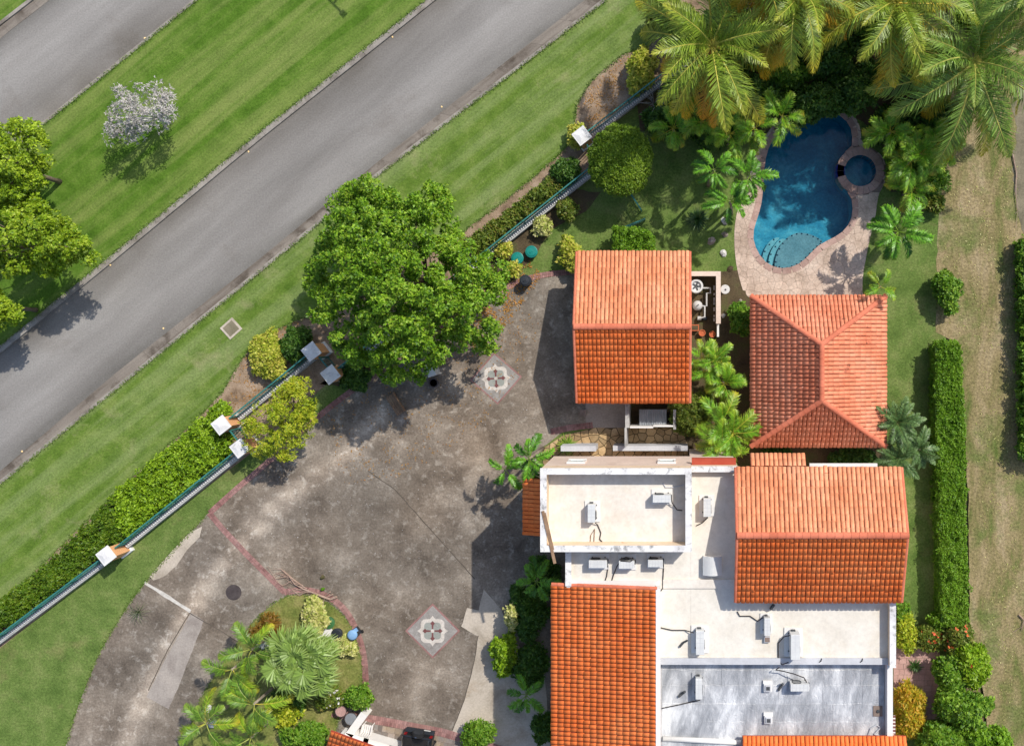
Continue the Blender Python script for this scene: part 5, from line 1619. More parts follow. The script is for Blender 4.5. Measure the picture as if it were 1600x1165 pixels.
# ------------------------------------------------------------------ fence pillars and fences
FA = math.atan2(.61, .79)
def pillar(label, px, py, h=1.9):
    p = W(px, py, h)
    t = thing('fence_pillar', label, 'fence pillar', (p.x, p.y, 0), 'ochre fence pillars with white caps', FA)
    MB().rbox(0, 0, 0, .22, .84, .84).rbox(0, 0, .22, .28, .84, .84, 0, .86).build('plinth', M['cap_white'], t)
    MB().rbox(0, 0, .26, h-.16, .68, .68).build('shaft', M['pillar'], t)
    MB().rbox(0, 0, h-.16, h-.08, .80, .80).rbox(0, 0, h-.08, h, .88, .88).rbox(0, 0, h, h+.06, .74, .74, 0, .35).build('cap', M['cap_white'], t)
    return Vector((p.x, p.y, 0))
P1 = pillar('white capped pillar alone on the long fence beside the lawn', 165, 868)
P2 = pillar('white capped pillar on the outer fence corner beside green hedge', 345, 664)
P3 = pillar('white capped pillar at the lawn edge by the yellow green tree', 374, 700)
P4 = pillar('grey capped pillar beside the yellow croton bush at outer fence', 486, 549)
P5 = pillar('grey capped pillar at the inner fence under the big tree', 516, 585)
P6 = pillar('white capped pillar beside the round clipped tree', 909, 212)

def fence(label, A, B, h=1.45, wall=.5, link_=False):
    d = B-A; Ln = d.length; a = math.atan2(d.y, d.x)
    mid = (A+B)/2
    t = thing('fence', label, 'fence', (mid.x, mid.y, 0), 'green picket fences on low walls', a)
    yo = 0.0
    if not link_:
        yo = .11
        MB().rbox(0, 0, 0, wall-.06, Ln, .28).build('low_wall', M['fence_wall'], t)
        MB().rbox(0, -.0, wall-.06, wall, Ln, .36).build('wall_coping', M['fence_wall'], t)
        bk = MB(); nb_ = max(2, int(Ln/.15))
        for k in range(nb_): bk.rbox(-Ln/2+(k+.5)*Ln/nb_, -.03, wall-.01, wall+.10, .075, .13)
        o = bk.build('coping_blocks', M['white_paint'], t); o['kind'] = 'stuff'
    else: wall = .05
    MB().rbox(0, yo, h-.05, h, Ln, .075).build('top_rail', M['green_metal'], t)
    MB().rbox(0, yo, wall+.08, wall+.12, Ln, .04).build('bottom_rail', M['green_metal'], t)
    pk = MB(); n = max(2, int(Ln/.15))
    for k in range(n):
        x = -Ln/2+(k+.5)*Ln/n
        pk.rbox(x, yo, wall+.0, h-.04, .026, .026)
    o = pk.build('pickets', M['green_metal'], t); o['kind'] = 'stuff'
    m_ = max(1, int(Ln/2.5))
    for k in range(m_+1):
        MB().rbox(-Ln/2+.06+k*(Ln-.12)/m_, yo, wall, h+.04, .08, .08).build('post', M['green_metal'], t)
    return t
def inset(A, B, s0=.42, s1=.42):
    d = (B-A).normalized(); return A+d*s0, B-d*s1
fence('green fence on low wall running from the lone pillar past the plain lawn', *inset(W(-200, 1152), P1, 0))
fence('green fence on low wall between lone pillar and tree pillar', *inset(P1, P3))
fence('short green rail joining the two pillars by yellow green tree', *inset(P2, P3), link_=True)
fence('green fence on low wall beside mulch between two outer pillars', *inset(P2, P4))
fence('short green rail joining the two grey capped pillars', *inset(P4, P5), link_=True)
FE = W(938, 262)
fence('green fence on low wall passing under the big tree', *inset(P5, FE, .42, 0))
fence('green fence on low wall running off behind coconut palms', *inset(P6, W(1110, 72), .42, 0))
fence('short pale rail from pillar into the round clipped tree', *inset(P6, W(936, 258), .42, 0), link_=True, h=1.2)
fence('lone green rail poking out below the round clipped tree', W(986, 305), W(1003, 331), link_=True, h=.9)
fence('short pale rail behind the square clipped bush', W(977, 357), W(1009, 344), link_=True, h=.8)

# ------------------------------------------------------------------ trees
BIG = [(478,432),(488,398),(505,352),(512,318),(540,290),(575,276),(600,280),(640,296),(668,282),(700,290),(714,330),(712,362),(745,372),(785,386),(812,420),(806,455),(795,490),(800,520),(770,548),(786,572),(752,572),(724,548),(700,568),(668,580),(660,600),(632,606),(600,588),(575,592),(548,570),(520,556),(505,528),(484,494),(476,460)]
tree('broadleaf_tree', 'large bright green spreading tree over the fence and driveway', [(x-18 if x > 770 else x, y) for x, y in BIG], 3.0, 9.0, 340, .42, 50, .17, .10, L['tree'], 3, base=(690,452), tr=.26, lower=.28, zj=.6, dome=.6)
tree('roadside_tree', 'lime green tree at the median edge, bough lowest over grass', [(-60,190),(10,178),(58,195),(88,228),(86,262),(70,290),(60,325),(0,334),(-70,330)], 3.0, 6.2, 130, .34, 36, .16, .085, L['lime'], 5, tr=.14, lower=.3, zj=.5, group='lime green median trees')
tree('roadside_tree', 'lime green tree on the median casting shade on the road', [(-60,318),(0,312),(60,312),(96,330),(124,356),(158,396),(146,414),(110,412),(92,432),(50,424),(20,434),(-60,440)], 3.0, 6.4, 150, .34, 36, .16, .085, L['lime'], 6, tr=.14, lower=.3, zj=.5, group='lime green median trees')
tree('roadside_tree', 'small lime green tree by the kerb beside the road shadow', [(-50,450),(0,452),(28,474),(40,492),(20,510),(-50,516)], 2.6, 4.6, 60, .34, 34, .16, .085, L['lime'], 7, tr=.12, lower=.4, group='lime green median trees')
tree('leafless_tree', 'small whitish silver tree standing alone on the median lawn', [(163,226),(168,190),(170,148),(184,124),(200,122),(212,134),(238,122),(262,132),(280,152),(276,190),(258,204),(230,222),(205,220),(180,218)], 1.6, 3.6, 74, .36, 14, .17, .055, L['white'], 8, tr=.09, lower=.3, rosette=4, bark=M['cap_white'], zj=.4)
tree('golden_tree', 'yellow green feathery tree beside the fence pillars', [(382,660),(400,628),(430,606),(462,588),(482,596),(490,620),(502,640),(500,672),(478,692),(454,716),(430,722),(406,716),(390,694)], 1.8, 4.0, 46, .42, 46, .16, .055, L['gold'], 9, tr=.09, lower=.45)
# clipped round tree and clipped square bush
tree('clipped_tree', 'large dark green tree clipped into a round drum shape', ell(970, 250, 52, 57, 22), 1.6, 3.6, 520, .19, 34, .10, .06, L['clipped'], 10, tr=.14, dome=.28, zj=.03, lower=.6, inset=3)
hedge('clipped_bush', 'square clipped green bush against the garage roof edge', [(960,355),(1000,358),(1018,364),(1020,392),(960,394)], 1.9, 150, .11, .07, L['hedge'], 11, rad=.16, per=14, cat='bush')
hedge('clipped_hedge', 'long clipped green hedge along the dry grass strip', rough([(1463,538),(1472,534),(1498,534),(1503,560),(1507,700),(1511,900),(1511,974),(1500,980),(1472,976),(1468,800),(1462,650)], 2.0, 9, 6), 1.55, 2600, .10, .06, L['hedge'], 12, rad=.14, per=11, zj=.03)
hedge('boundary_hedge', 'dark green hedge beyond the dry grass strip', [(1598,372),(1632,370),(1640,720),(1603,715),(1606,560)], 1.4, 280, .16, .09, L['mid'], 13, rad=.26, per=10, zj=.15)
hedge('planted_hedge', 'bright green low hedge filling the bed by the outer pillars', rough([(178,776),(240,722),(300,672),(334,638),(350,650),(330,672),(356,690),(352,704),(300,752),(240,800),(196,838)], 3, 8, 3), .9, 560, .15, .085, L['bed'], 14, rad=.26, per=15, zj=.28, core=False)
hedge('planted_hedge', 'olive and green low hedge along fence around the lone pillar', rough([(2,942),(46,908),(90,866),(138,816),(176,778),(194,840),(186,846),(140,872),(100,908),(50,946),(0,984),(-60,1030),(-60,990)], 3, 8, 4), .8, 520, .15, .08, L['bed2'], 24, rad=.26, per=14, zj=.3, core=False)
hedge('planted_hedge', 'olive green low hedge beside fence between big tree and clipped tree', [(728,378),(760,356),(800,326),(840,296),(868,268),(884,270),(902,268),(880,290),(840,318),(800,348),(770,376),(745,396)], .8, 330, .17, .08, L['olive'], 15, rad=.22, per=12, zj=.22, core=False)
shrub('dark rounded bush between clipped tree and olive hedge', 884, 266, 24, 20, 1.5, L['dark'], 16, .16, .09)

# ------------------------------------------------------------------ palms
palm('coconut palm with golden drooping fronds beside the verge lawn', 1112, 72, 7.4, 'coco', 34, 1, 1.2, (.4, -.6), .17)
palm('dark green coconut palm overhanging the dry grass strip', 1522, 98, 6.2, 'cocob', 34, 2, 1.22, (.5, .3), .17)
palm('coconut palm with yellow lower fronds behind the pool end', 1246, -8, 8.6, 'coco', 32, 4, 1.08, (.2, -.3), .16)
palm('coconut palm with orange frond tips between two taller palms', 1400, 4, 7.2, 'coco', 32, 5, 1.12, (-.2, .3), .16)
palm('coconut palm standing behind the verge side palm', 1190, -70, 10.0, 'coco', 24, 6, 1.0, (0, 0), .16)
palm('coconut palm rising past the dirt track', 1640, -30, 9.0, 'cocob', 24, 7, 1.0, (0, 0), .16)
palm('feathery green palm closest to the clipped tree', 1116, 266, 4.4, 'manila', 8, 11, .98, (.2, .1), .09)
palm('feathery green palm leaning over the pool edge', 1171, 276, 4.0, 'manila', 9, 12, 1.0, (-.3, .1), .09)
palm('feathery green palm beside the pool deck rocks', 1140, 315, 3.6, 'manila', 9, 13, .98, (-.3, .2), .09)
palm('feathery wide green palm between pool deck and dry grass', 1404, 362, 3.6, 'manila', 13, 14, 1.35, (0, .1), .09)
palm('small palm at the corner of the pavilion roof', 1376, 448, 3.6, 'areca', 6, 15, .62, (0, .1), .06)
palm('feathery palm by house corner, taller of the driveway pair', 827, 716, 4.4, 'manila', 8, 16, .95, (-.1, 0), .09)
palm('feathery palm over the driveway, shorter of the pair', 790, 734, 3.6, 'manila', 7, 17, .9, (.1, 0), .09)
palm('clump of bright green areca palms between garage and pavilion', 1140, 676, 3.0, 'areca', 9, 18, .98, (0, 0), .07, stems=[(0, .2, 0), (2.2, .75, .3), (4.2, .7, .2)])
palm('leafy yellow green palm clump against the garage wall', 1108, 566, 2.4, 'areca', 8, 19, .72, (0, 0), .06, stems=[(.4, .4, 0), (2.6, .5, .2), (4.7, .4, .3)])
palm('grey green feather palm at the pavilion corner', 1402, 660, 3.0, 'date', 24, 20, 1.1, (0, 0), .10)
palm('grey green feather palm beside the long clipped hedge', 1436, 702, 2.8, 'date', 22, 21, .9, (0, 0), .10)
palm('grey green feather palm behind the gable tile roof', 1404, 716, 2.7, 'date', 22, 22, .98, (0, 0), .10)
palm('large round fan palm in the garden island', 474, 1030, 2.6, 'fan', 46, 23, 1.12, (0, 0), .16, leafname='fan_leaf')
palm('pale green palm with broad fronds beside the bronze bush', 393, 1014, 3.0, 'pale', 7, 24, .84, (0, 0), .09)
palm('pale green palm reaching over the driveway from the island', 362, 1046, 2.8, 'pale', 6, 25, .8, (0, 0), .09)
palm('pale green palm in the thick of the island palms', 396, 1100, 3.0, 'pale', 8, 26, .86, (0, 0), .09)
palm('pale green palm at the driveway end of the island', 322, 1130, 3.0, 'pale', 8, 27, .86, (0, 0), .09)
palm('pale green palm at the edge beside the wing roof hedge', 392, 1152, 2.8, 'pale', 8, 28, .86, (0, 0), .09)
palm('dark green palm in shade by the white roofed block', 838, 908, 2.6, 'manila', 9, 29, .95, (0, 0), .08)
palm('dark green palm in shade beside the long tile roof eave', 822, 1086, 2.0, 'manila', 8, 30, .85, (0, 0), .08)
for i, (x, y, z_, lab) in enumerate(((1222, 182, 3.2, 'palm over the pool end under the coconut palms'), (1096, 190, 2.8, 'palm in the dark bed beneath the verge side coconut palm'),
                                     (1180, 200, 3.0, 'palm with pale fronds in the bed at the pool end'), (1440, 240, 3.0, 'palm in the bed beneath the dark green coconut palm'), (1424, 296, 2.0, 'low palm in the bed between spa and dry grass'))):
    palm('green areca '+lab, x, y, z_, 'areca', 10, 40+i, .85, (0, 0), .07)

for i, (x, y, z_, s_, lab) in enumerate(((1140, 210, 2.6, .9, 'palm crowding the dark bed by the feathery palms'), (1392, 206, 2.6, .9, 'palm in the bed above the spa'),
                                     (1424, 252, 2.6, 1.0, 'palm spreading in the bed behind the spa'), (1052, 200, 2.2, .8, 'palm beside the twiggy shrub and clipped tree'), (1132, 600, 2.2, .8, 'palm filling the gap between garage and pavilion'), (1462, 226, 2.6, .9, 'palm at the bed end beside the dry grass'))):
    palm('green areca '+lab, x, y, z_, 'areca', 13, 60+i, s_, (0, 0), .07)

# ------------------------------------------------------------------ shrubs
sh_ = shrub
sh_('yellow croton bush on mulch beside the grey capped pillar', 419, 553, 32, 34, 1.3, L['yellow'], 101, .20, .12)
sh_('dark green bush between yellow croton and grey capped pillar', 462, 537, 24, 26, 1.5, L['dark'], 102)
sh_('pale yellow shrub at the garage roof corner', 893, 399, 19, 24, 1.3, L['yellow'], 103, .22, .13)
sh_('small yellow shrub beside the fence on garden lawn', 845, 352, 12, 14, .9, L['cream'], 104, .16, .1)
sh_('small green shrub beside the fence under clipped tree', 885, 326, 15, 16, 1.0, L['olive'], 105)
sh_('yellow shrub between fence and teal lids', 786, 392, 12, 11, .8, L['yellow'], 106, .2, .12)
sh_('yellow shrub between the teal lids and black bin', 802, 421, 9, 8, .7, L['yellow'], 107, .2, .12)
sh_('yellow shrub wrapped around the pillar by clipped tree', 899, 213, 12, 18, 1.1, L['yellow'], 108, .16, .09)
sh_('yellow flecked shrub at the edge of the coconut palm', 1002, 112, 20, 34, 1.5, L['yellow'], 109, .2, .11)
sh_('green shrub in fence bed beside yellow croton', 344, 642, 14, 12, .8, L['bed'], 110)
sh_('dark bush under the big tree by inner pillar', 552, 588, 26, 20, 1.2, L['dark'], 111)
sh_('cream variegated shrub on the garden island', 492, 964, 19, 24, .9, L['cream'], 112, .2, .11)
sh_('small cream variegated shrub beside the blue lidded bin', 541, 1008, 14, 14, .8, L['cream'], 113, .2, .11)
sh_('bronze red bush on the garden island', 420, 984, 26, 20, 1.2, L['bronze'], 114, .2, .05)
sh_('white flowering plant beside the bronze bush', 416, 1000, 10, 9, .9, L['flower_white'], 115, .12, .1, rad=.16)
sh_('green bush with white flowers by the iron garden table', 516, 1090, 21, 19, 1.1, L['olive'], 116, flowers=(L['flower_white'], 22))
sh_('round green bush at the brick edging end', 562, 1090, 23, 20, 1.4, L['mid'], 117, .15, .08)
sh_('round green bush on the pale concrete apron', 748, 1148, 24, 24, 1.5, L['mid'], 118, .15, .08)
sh_('yellow flowering bush beneath the island palms', 446, 1112, 22, 18, 1.2, L['gold'], 119)
sh_('dark bush beneath the fan palm', 452, 1092, 30, 18, .9, L['dark'], 120)
sh_('dark green bush against the wing tile roof', 478, 1152, 38, 20, 1.8, L['mid'], 121, .16, .08)
sh_('bright lime bush overhanging the pale apron', 788, 1020, 17, 32, 1.8, L['bed'], 122, .2, .12)
sh_('yellow flecked climber at the edge of the shaded planting', 802, 962, 9, 22, 1.8, L['cream'], 123, .16, .1)
sh_('tall dark bush in shade beside the yellow flecked climber', 826, 954, 26, 46, 2.0, L['dark'], 124, .2, .1)
sh_('dark bush in the shade below the bright lime bush', 828, 1040, 26, 34, 1.6, L['dark'], 125, .2, .1)
sh_('dark bush in shade beneath the upper block corner', 850, 900, 26, 30, 1.4, L['dark'], 126, .2, .1)
sh_('dark bush at the foot of the long tiled wing wall', 852, 1140, 18, 22, 1.2, L['dark'], 127, .2, .1)
sh_('glossy green bush between equipment yard and pavilion', 1158, 500, 17, 28, 1.6, L['mid'], 128, .2, .12)
sh_('olive feathery bush overhanging the yard screen', 1082, 640, 36, 32, 2.6, L['olive'], 129, .14, .05, per=22)
sh_('lone light green shrub beside the dry grass strip', 1480, 456, 20, 30, 1.5, L['mid'], 130, .2, .12)
sh_('leafy bush in shade behind the pavilion', 1330, 716, 40, 12, 1.2, L['dark'], 131)
sh_('low bush in shade between pavilion and porch roof', 1215, 706, 22, 8, .8, L['dark'], 132)
sh_('yellow green bush against the white deck parapet wall', 1414, 984, 18, 32, 1.8, L['gold'], 133, .18, .08)
sh_('dark green bush at the corner below the gable roof', 1408, 955, 14, 15, 1.6, L['mid'], 134)
sh_('orange flowering bush at the end of the long hedge', 1450, 996, 24, 18, 1.3, L['olive'], 135, flowers=(L['flower_orange'], 18))
sh_('small green bush at the foot of long hedge', 1464, 972, 12, 16, 1.2, L['hedge'], 136)
sh_('amber and yellow croton bush beside the striped awning', 1424, 1110, 22, 44, 1.7, L['amber'], 137, .26, .08)
sh_('flowering bush beyond the long hedge end', 1496, 1000, 26, 22, 1.8, L['olive'], 138, flowers=(L['flower_orange'], 8))
sh_('bright green bush bulging onto the dry grass', 1520, 1035, 32, 30, 2.0, L['bed'], 139, .22, .13, flowers=(L['flower_orange'], 4))
sh_('mid green bush beside the pink paving', 1484, 1060, 26, 34, 2.0, L['mid'], 140, .2, .12)
sh_('big leafy bush at the end of the pink paving', 1504, 1110, 44, 34, 2.4, L['mid'], 141, .24, .14)
sh_('large leafy bush behind the amber croton and awning', 1470, 1160, 46, 28, 2.4, L['mid'], 142, .24, .14)
sh_('leafy bush spilling on dry grass beyond the pink paving bushes', 1536, 1160, 34, 30, 2.0, L['hedge'], 143, .22, .13)
for i, (x, y, rx_, ry_, h_, m_, lab) in enumerate((
    (1040, 185, 42, 26, 1.6, 'dark', 'dark shrub beside clipped tree under the coconut palm'), (1120, 205, 40, 22, 1.8, 'dark', 'dark shrub in bed at the clipped tree side of pool'),
    (1270, 160, 50, 30, 3.0, 'dark', 'dense dark bush hanging over the pool end'), (1200, 150, 40, 36, 2.4, 'dark', 'dark bush beneath the yellow frond coconut palm'),
    (1340, 140, 44, 40, 3.0, 'dark', 'dark bush between the coconut palms at the pool end'), (1400, 196, 38, 32, 1.9, 'dark', 'dark leafy bush above the spa'),
    (1408, 258, 22, 30, 1.3, 'mid', 'mid green bush wrapping round the spa'), (1450, 190, 36, 44, 2.4, 'dark', 'dark bush under the dark green coconut palm'),
    (1452, 280, 26, 24, 1.4, 'mid', 'low green bush at the dry grass edge above palm'), (1290, 70, 60, 50, 3.4, 'dark', 'shaded bush deep behind the pool palms'),
    (1430, 90, 60, 50, 3.4, 'dark', 'shaded bush deep behind the dark coconut palm'), (1150, 60, 50, 60, 3.0, 'dark', 'shaded bush deep behind the verge side palm'), (1060, 40, 40, 40, 2.4, 'olive', 'shrub along the fence behind the verge palm'),
    (1540, 20, 50, 40, 2.6, 'mid', 'green bush beyond the dark coconut palm'), (1352, 40, 46, 40, 3.0, 'mid', 'green bush between the two orange tipped palms'), (1456, 318, 16, 14, 1.0, 'olive', 'small scrubby bush beside the feathery palm and dry grass'),
    (1140, 130, 34, 30, 2.2, 'mid', 'green bush in the bed below the verge coconut palm'), (1228, 110, 40, 34, 2.6, 'mid', 'green bush in the bed below the yellow frond palm'))):
    sh_(lab, x, y, rx_, ry_, h_, L[m_], 200+i, .26, .13, rad=.34, per=22)
spiky('dark spiky cycad beside the garden lawn near pool palms', 1090, 342, .8, 22, SPK, 301, n=60, w=.09)
spiky('spiky yellow green plant beside the flagstone path', 886, 696, .7, 19, SPL, 302, n=70, w=.07)
spiky('spiky agave on pink paving nearer the white deck', 1430, 1041, .5, 13, SPK, 303, n=40, w=.08, group='agaves on the pink paving')
spiky('dense spiky agave on pink paving beside amber croton', 1430, 1083, .6, 15, SPL, 304, n=60, w=.06, group='agaves on the pink paving')
spiky('broad leaved low plant behind the pavilion gutter', 1312, 722, .6, 16, SPL, 305, n=26, w=.12)
spiky('weedy tuft growing in the driveway edge', 218, 955, .15, 22, dict(green=c(96,108,70), tip=c(130,134,100), rachis=c(90,100,60)), 306, n=26, w=.03, curve=.5, name='weed_tuft')

# ------------------------------------------------------------------ small things
def lidbin(label, px, py, r, m, h, name, cat, group=None, knob=True):
    p = W(px, py, h)
    t = thing(name, label, cat, (p.x, p.y, 0), group)
    MB().lathe(0, 0, [(r*.9, 0), (r*.95, h*.75), (r*.95, h*.8)], 24).build('body', m, t, smooth=True)
    MB().lathe(0, 0, [(r*1.04, h*.78), (r*1.04, h*.86), (r*.95, h*.9), (r*.85, h*.9), (r*.75, h*.97), (r*.25, h)], 24).build('lid', m, t)
    if knob: MB().rbox(0, 0, h*.98, h*1.06, r*.5, r*.14, .5).build('handle', m, t)
    return t
lidbin('teal round tank lid beside yellow shrub', 808, 403, .36, M['teal_plastic'], .5, 'tank_lid', 'tank lid', 'teal tank lids on the garden lawn')
lidbin('teal round tank lid standing clear on garden lawn', 830, 393, .36, M['teal_plastic'], .5, 'tank_lid', 'tank lid', 'teal tank lids on the garden lawn')
lidbin('round black bin at the corner of the driveway', 820, 438, .34, M['black_plastic'], .9, 'dustbin', 'bin')
lidbin('dark green round lid on white slab in garden island', 513, 973, .36, M['green_plastic'], .25, 'tank_lid', 'tank lid', 'lids on the island slab')
lidbin('dark grey round lid on white slab in garden island', 526, 990, .33, M['black_plastic'], .25, 'tank_lid', 'tank lid', 'lids on the island slab')
p = W(510, 985, .06)
t = thing('concrete_slab', 'white concrete slab under round lids on garden island', 'slab', (p.x, p.y, .03), rz=R(-52))
MB().rbox(-.3, -.1, 0, .06, 1.2, .85).build('slab_piece', M['white_paint'], t); MB().rbox(.95, 0, 0, .05, 1.3, .7).build('slab_piece', M['white_paint'], t)
# blue lidded wheelie bin
p = W(550, 992, .95)
t = thing('wheeled_bin', 'black bin with pale blue lid beside the brick edging', 'bin', (p.x, p.y, 0), rz=R(35))
MB().rbox(0, 0, .08, .85, .42, .46, 0, 1.15).build('body', M['black_plastic'], t)
MB().lathe(0, 0, [(.30, .85), (.31, .92), (.24, .98), (.08, 1.0)], 18).build('lid', M['blue_plastic'], t, smooth=True)
for s in (-1, 1): MB().tube([(s*.24, -.22, .1), (s*.28, -.22, .1)], .1, 10).build('wheel', M['tyre'], t)
MB().rbox(.30, .12, .84, .88, .26, .24).build('handle', M['blue_plastic'], t)
# manhole and utility cover
p = W(365, 925, .02)
t = thing('manhole_cover', 'round dark iron manhole cover in the driveway', 'manhole cover', (p.x, p.y, .014))
MB().lathe(0, 0, [(.48, 0), (.48, .012)], 28).build('frame', M['iron'], t); MB().lathe(0, 0, [(.41, .004), (.41, .02)], 28).build('lid', M['iron'], t)
for k in range(7): MB().rbox(0, -.3+k*.1, .02, .026, 2*math.sqrt(max(.01, .40**2-(-.3+k*.1)**2))*.9, .03).build('rib', M['iron'], t)
p = W(361, 513, .03)
t = thing('utility_cover', 'square concrete utility cover set in the verge lawn', 'utility cover', (p.x, p.y, 0), rz=R(42))
MB().rbox(0, 0, 0, .035, 1.0, .95).build('frame', M['pale'], t); MB().rbox(0, 0, .01, .045, .74, .70).build('lid', mat('worn_lid', [c(112,106,84), c(136,126,106)], 2, fine=.2), t)
# road studs
for (x, y, g_) in ((34,705,'g'),(255,513,'g'),(690,167,'g'),(172,414,'k'),(388,237,'k'),(613,58,'k')):
    p = W(x, y, -.08)
    t = thing('road_stud', 'small pale road stud beside the '+('wide gutter' if g_ == 'g' else 'median kerb')+' of the road', 'road stud', (p.x, p.y, -.098), 'road studs by the '+('gutter' if g_ == 'g' else 'median kerb'), -RD)
    MB().rbox(0, 0, 0, .03, .10, .10, 0, .6).build('body', M['stud'], t)
p = W(226, 60, -.08)
t = thing('road_stud', 'small pale road stud on the road beyond the median lawn', 'road stud', (p.x, p.y, -.098)); MB().rbox(0, 0, 0, .03, .13, .13, 0, .6).build('body', M['stud'], t)
# street lamp just beyond the top of the picture (its shadow falls on the median lawn)
lb = W(622, -100)
t = thing('street_lamp', 'grey double arm street lamp on the median lawn', 'street lamp', (lb.x, lb.y, 0))
MB().tube([(0, 0, 0), (0, 0, 6.2)], [.11, .07], 8).build('pole', M['grille'], t)
MB().tube([(-.62, .62, 6.2), (.62, -.62, 6.2)], .06, 6).build('arm', M['grille'], t)
for s in (-1, 1): MB().rbox(s*.62, -s*.62, 6.12, 6.26, .42, .26, -R(45)).build('lamp_head', M['grille'], t)
# rocks and boulders by the pool
def rock(label, px, py, r, h, m, seed, name='rock', cat='rock', group=None):
    rr = random.Random(seed)
    p = W(px, py, h*.6)
    mb = MB(); n = 9; K = 4
    vs = []
    for j in range(K):
        f = j/(K-1)
        for k in range(n):
            a = 2*math.pi*k/n; q = r*(1-.75*f**1.7)*rr.uniform(.78, 1.2)
            vs.append((math.cos(a)*q, math.sin(a)*q*.85, h*f*rr.uniform(.85, 1.1)))
    fs = [(j*n+k, j*n+(k+1) % n, (j+1)*n+(k+1) % n, (j+1)*n+k) for j in range(K-1) for k in range(n)]+[tuple((K-1)*n+k for k in range(n))]
    mb.add(vs, fs)
    o = mb.build(name, m); o.location = (p.x, p.y, 0); o.rotation_euler = (0, 0, rr.uniform(0, 6))
    tag(o, label, cat, group)
rock('brown rock on the lawn beside pool palms', 1112, 376, .28, .3, M['rock'], 1)
rock('small brown rock close to the pool deck', 1133, 366, .2, .25, M['rock'], 2)
rock('white square stone on lawn between garage and deck', 1130, 395, .24, .2, M['stone_white'], 3)
rock('dark low rock on the lawn below the white stone', 1141, 420, .22, .12, M['soil'], 4)
rock('pale stone beneath the feathery palm beside deck', 1134, 345, .28, .3, M['stone_white'], 5)
rock('white stone outside the equipment wall', 1130, 493, .16, .12, M['stone_white'], 6)
rock('grey stone beside glossy bush and pavilion', 1157, 470, .16, .15, M['rock'], 7)
rock('pale stone among bushes at long hedge end', 1486, 985, .24, 1.5, M['stone_white'], 8)
rock('pale stone at the foot of the driveway palms', 815, 776, .3, .25, M['rock'], 9)
rock('whitish stone under the pale island palm', 330, 1130, .34, .3, M['stone_white'], 10)
rock('whitish boulder between island palms', 322, 1108, .3, .3, M['stone_white'], 11)
rock('white stone in grass below dark coconut palm', 1465, 258, .14, .15, M['stone_white'], 12)
# dried palm frond lying across the brick edging
p = W(500, 925)
t = thing('fallen_frond', 'dry brown fallen palm frond lying across the brick edging', 'branch', (p.x, p.y, .05))
def stick(parent, pts, r0, name='stalk', m='deadwood'):
    o_ = root_loc(parent)
    P = [W(x, y, z)-o_ for x, y, z in pts]
    n = len(P)
    MB().tube(P, [r0*(1-.8*i/(n-1)) for i in range(n)], 6).build(name, M[m], parent)
stick(t, [(526,932,.12),(516,936,.10),(505,932,.12),(490,926,.14),(474,920,.16),(460,912,.2),(450,898,.25)], .085)
stick(t, [(520,928,.15),(508,934,.1),(500,930,.08)], .05, 'stub'); stick(t, [(516,924,.18),(506,932,.1)], .045, 'stub'); stick(t, [(504,945,.08),(507,934,.1)], .05, 'stub')
for k in range(16):
    a = k/15
    x0_, y0_ = 490-40*a, 926-26*a
    stick(t, [(x0_, y0_, .15), (x0_-14-6*random.random(), y0_+random.uniform(-16, 10), .08), (x0_-30-10*random.random(), y0_+random.uniform(-18, 8), .06)], .04, 'dry_leaflet')
rock('green coconut lying beside the fallen frond', 503, 921, .14, .24, L['mid'], 20, 'coconut', 'coconut')
rock('brown coconut husk on driveway beside fallen frond', 503, 902, .16, .2, M['soil'], 21, 'coconut', 'coconut')
# dead branch on the dry grass and bare twigs
for lab, pts in (('bare white dead branch lying at the dirt track', [(1582,240,.1),(1588,270,.1),(1587,300,.12),(1590,330,.1),(1588,352,.1)]), ('bent dry branch on the lower dry grass strip', [(1592,960,.1),(1600,968,.12),(1598,978,.1),(1588,984,.08)]),
                 ('bare twisted branch above the dark coconut palm', [(1552,0,3.2),(1568,14,3.0),(1572,32,2.6),(1578,48,2.0)])):
    b0 = W(*pts[0])
    t = thing('dead_branch', lab, 'branch', (b0.x, b0.y, 0))
    stick(t, pts, .05, 'limb', 'deadwood')
    for k in range(5):
        x_, y_, z_ = pts[1+k % (len(pts)-1)]
        stick(t, [(x_, y_, z_), (x_+random.uniform(-9, 9), y_+random.uniform(-4, 14), z_*.8+.02)], .02, 'twig', 'deadwood')
t = thing('trellis_twigs', 'bare grey twiggy shrub beside clipped tree under palm fronds', 'shrub', (W(1022, 165).x, W(1022, 165).y, 0))
for k in range(26):
    a = random.uniform(0, 6.28); r_ = random.uniform(.4, 1.2)
    b = Vector((math.cos(a)*r_, math.sin(a)*r_, random.uniform(.7, 1.7)))
    MB().tube([(0, 0, 0), b*.5+Vector((.1, 0, .2)), b], [.025, .018, .006], 5).build('twig', M['fence_wall'], t)

# car: black off-roader parked under the wing, tail to the driveway
cp = W(654, 1148, .8)
car = thing('parked_car', 'black off-road car with rear spare wheel on the slate patio', 'car', (cp.x, cp.y, 0), rz=R(-9))
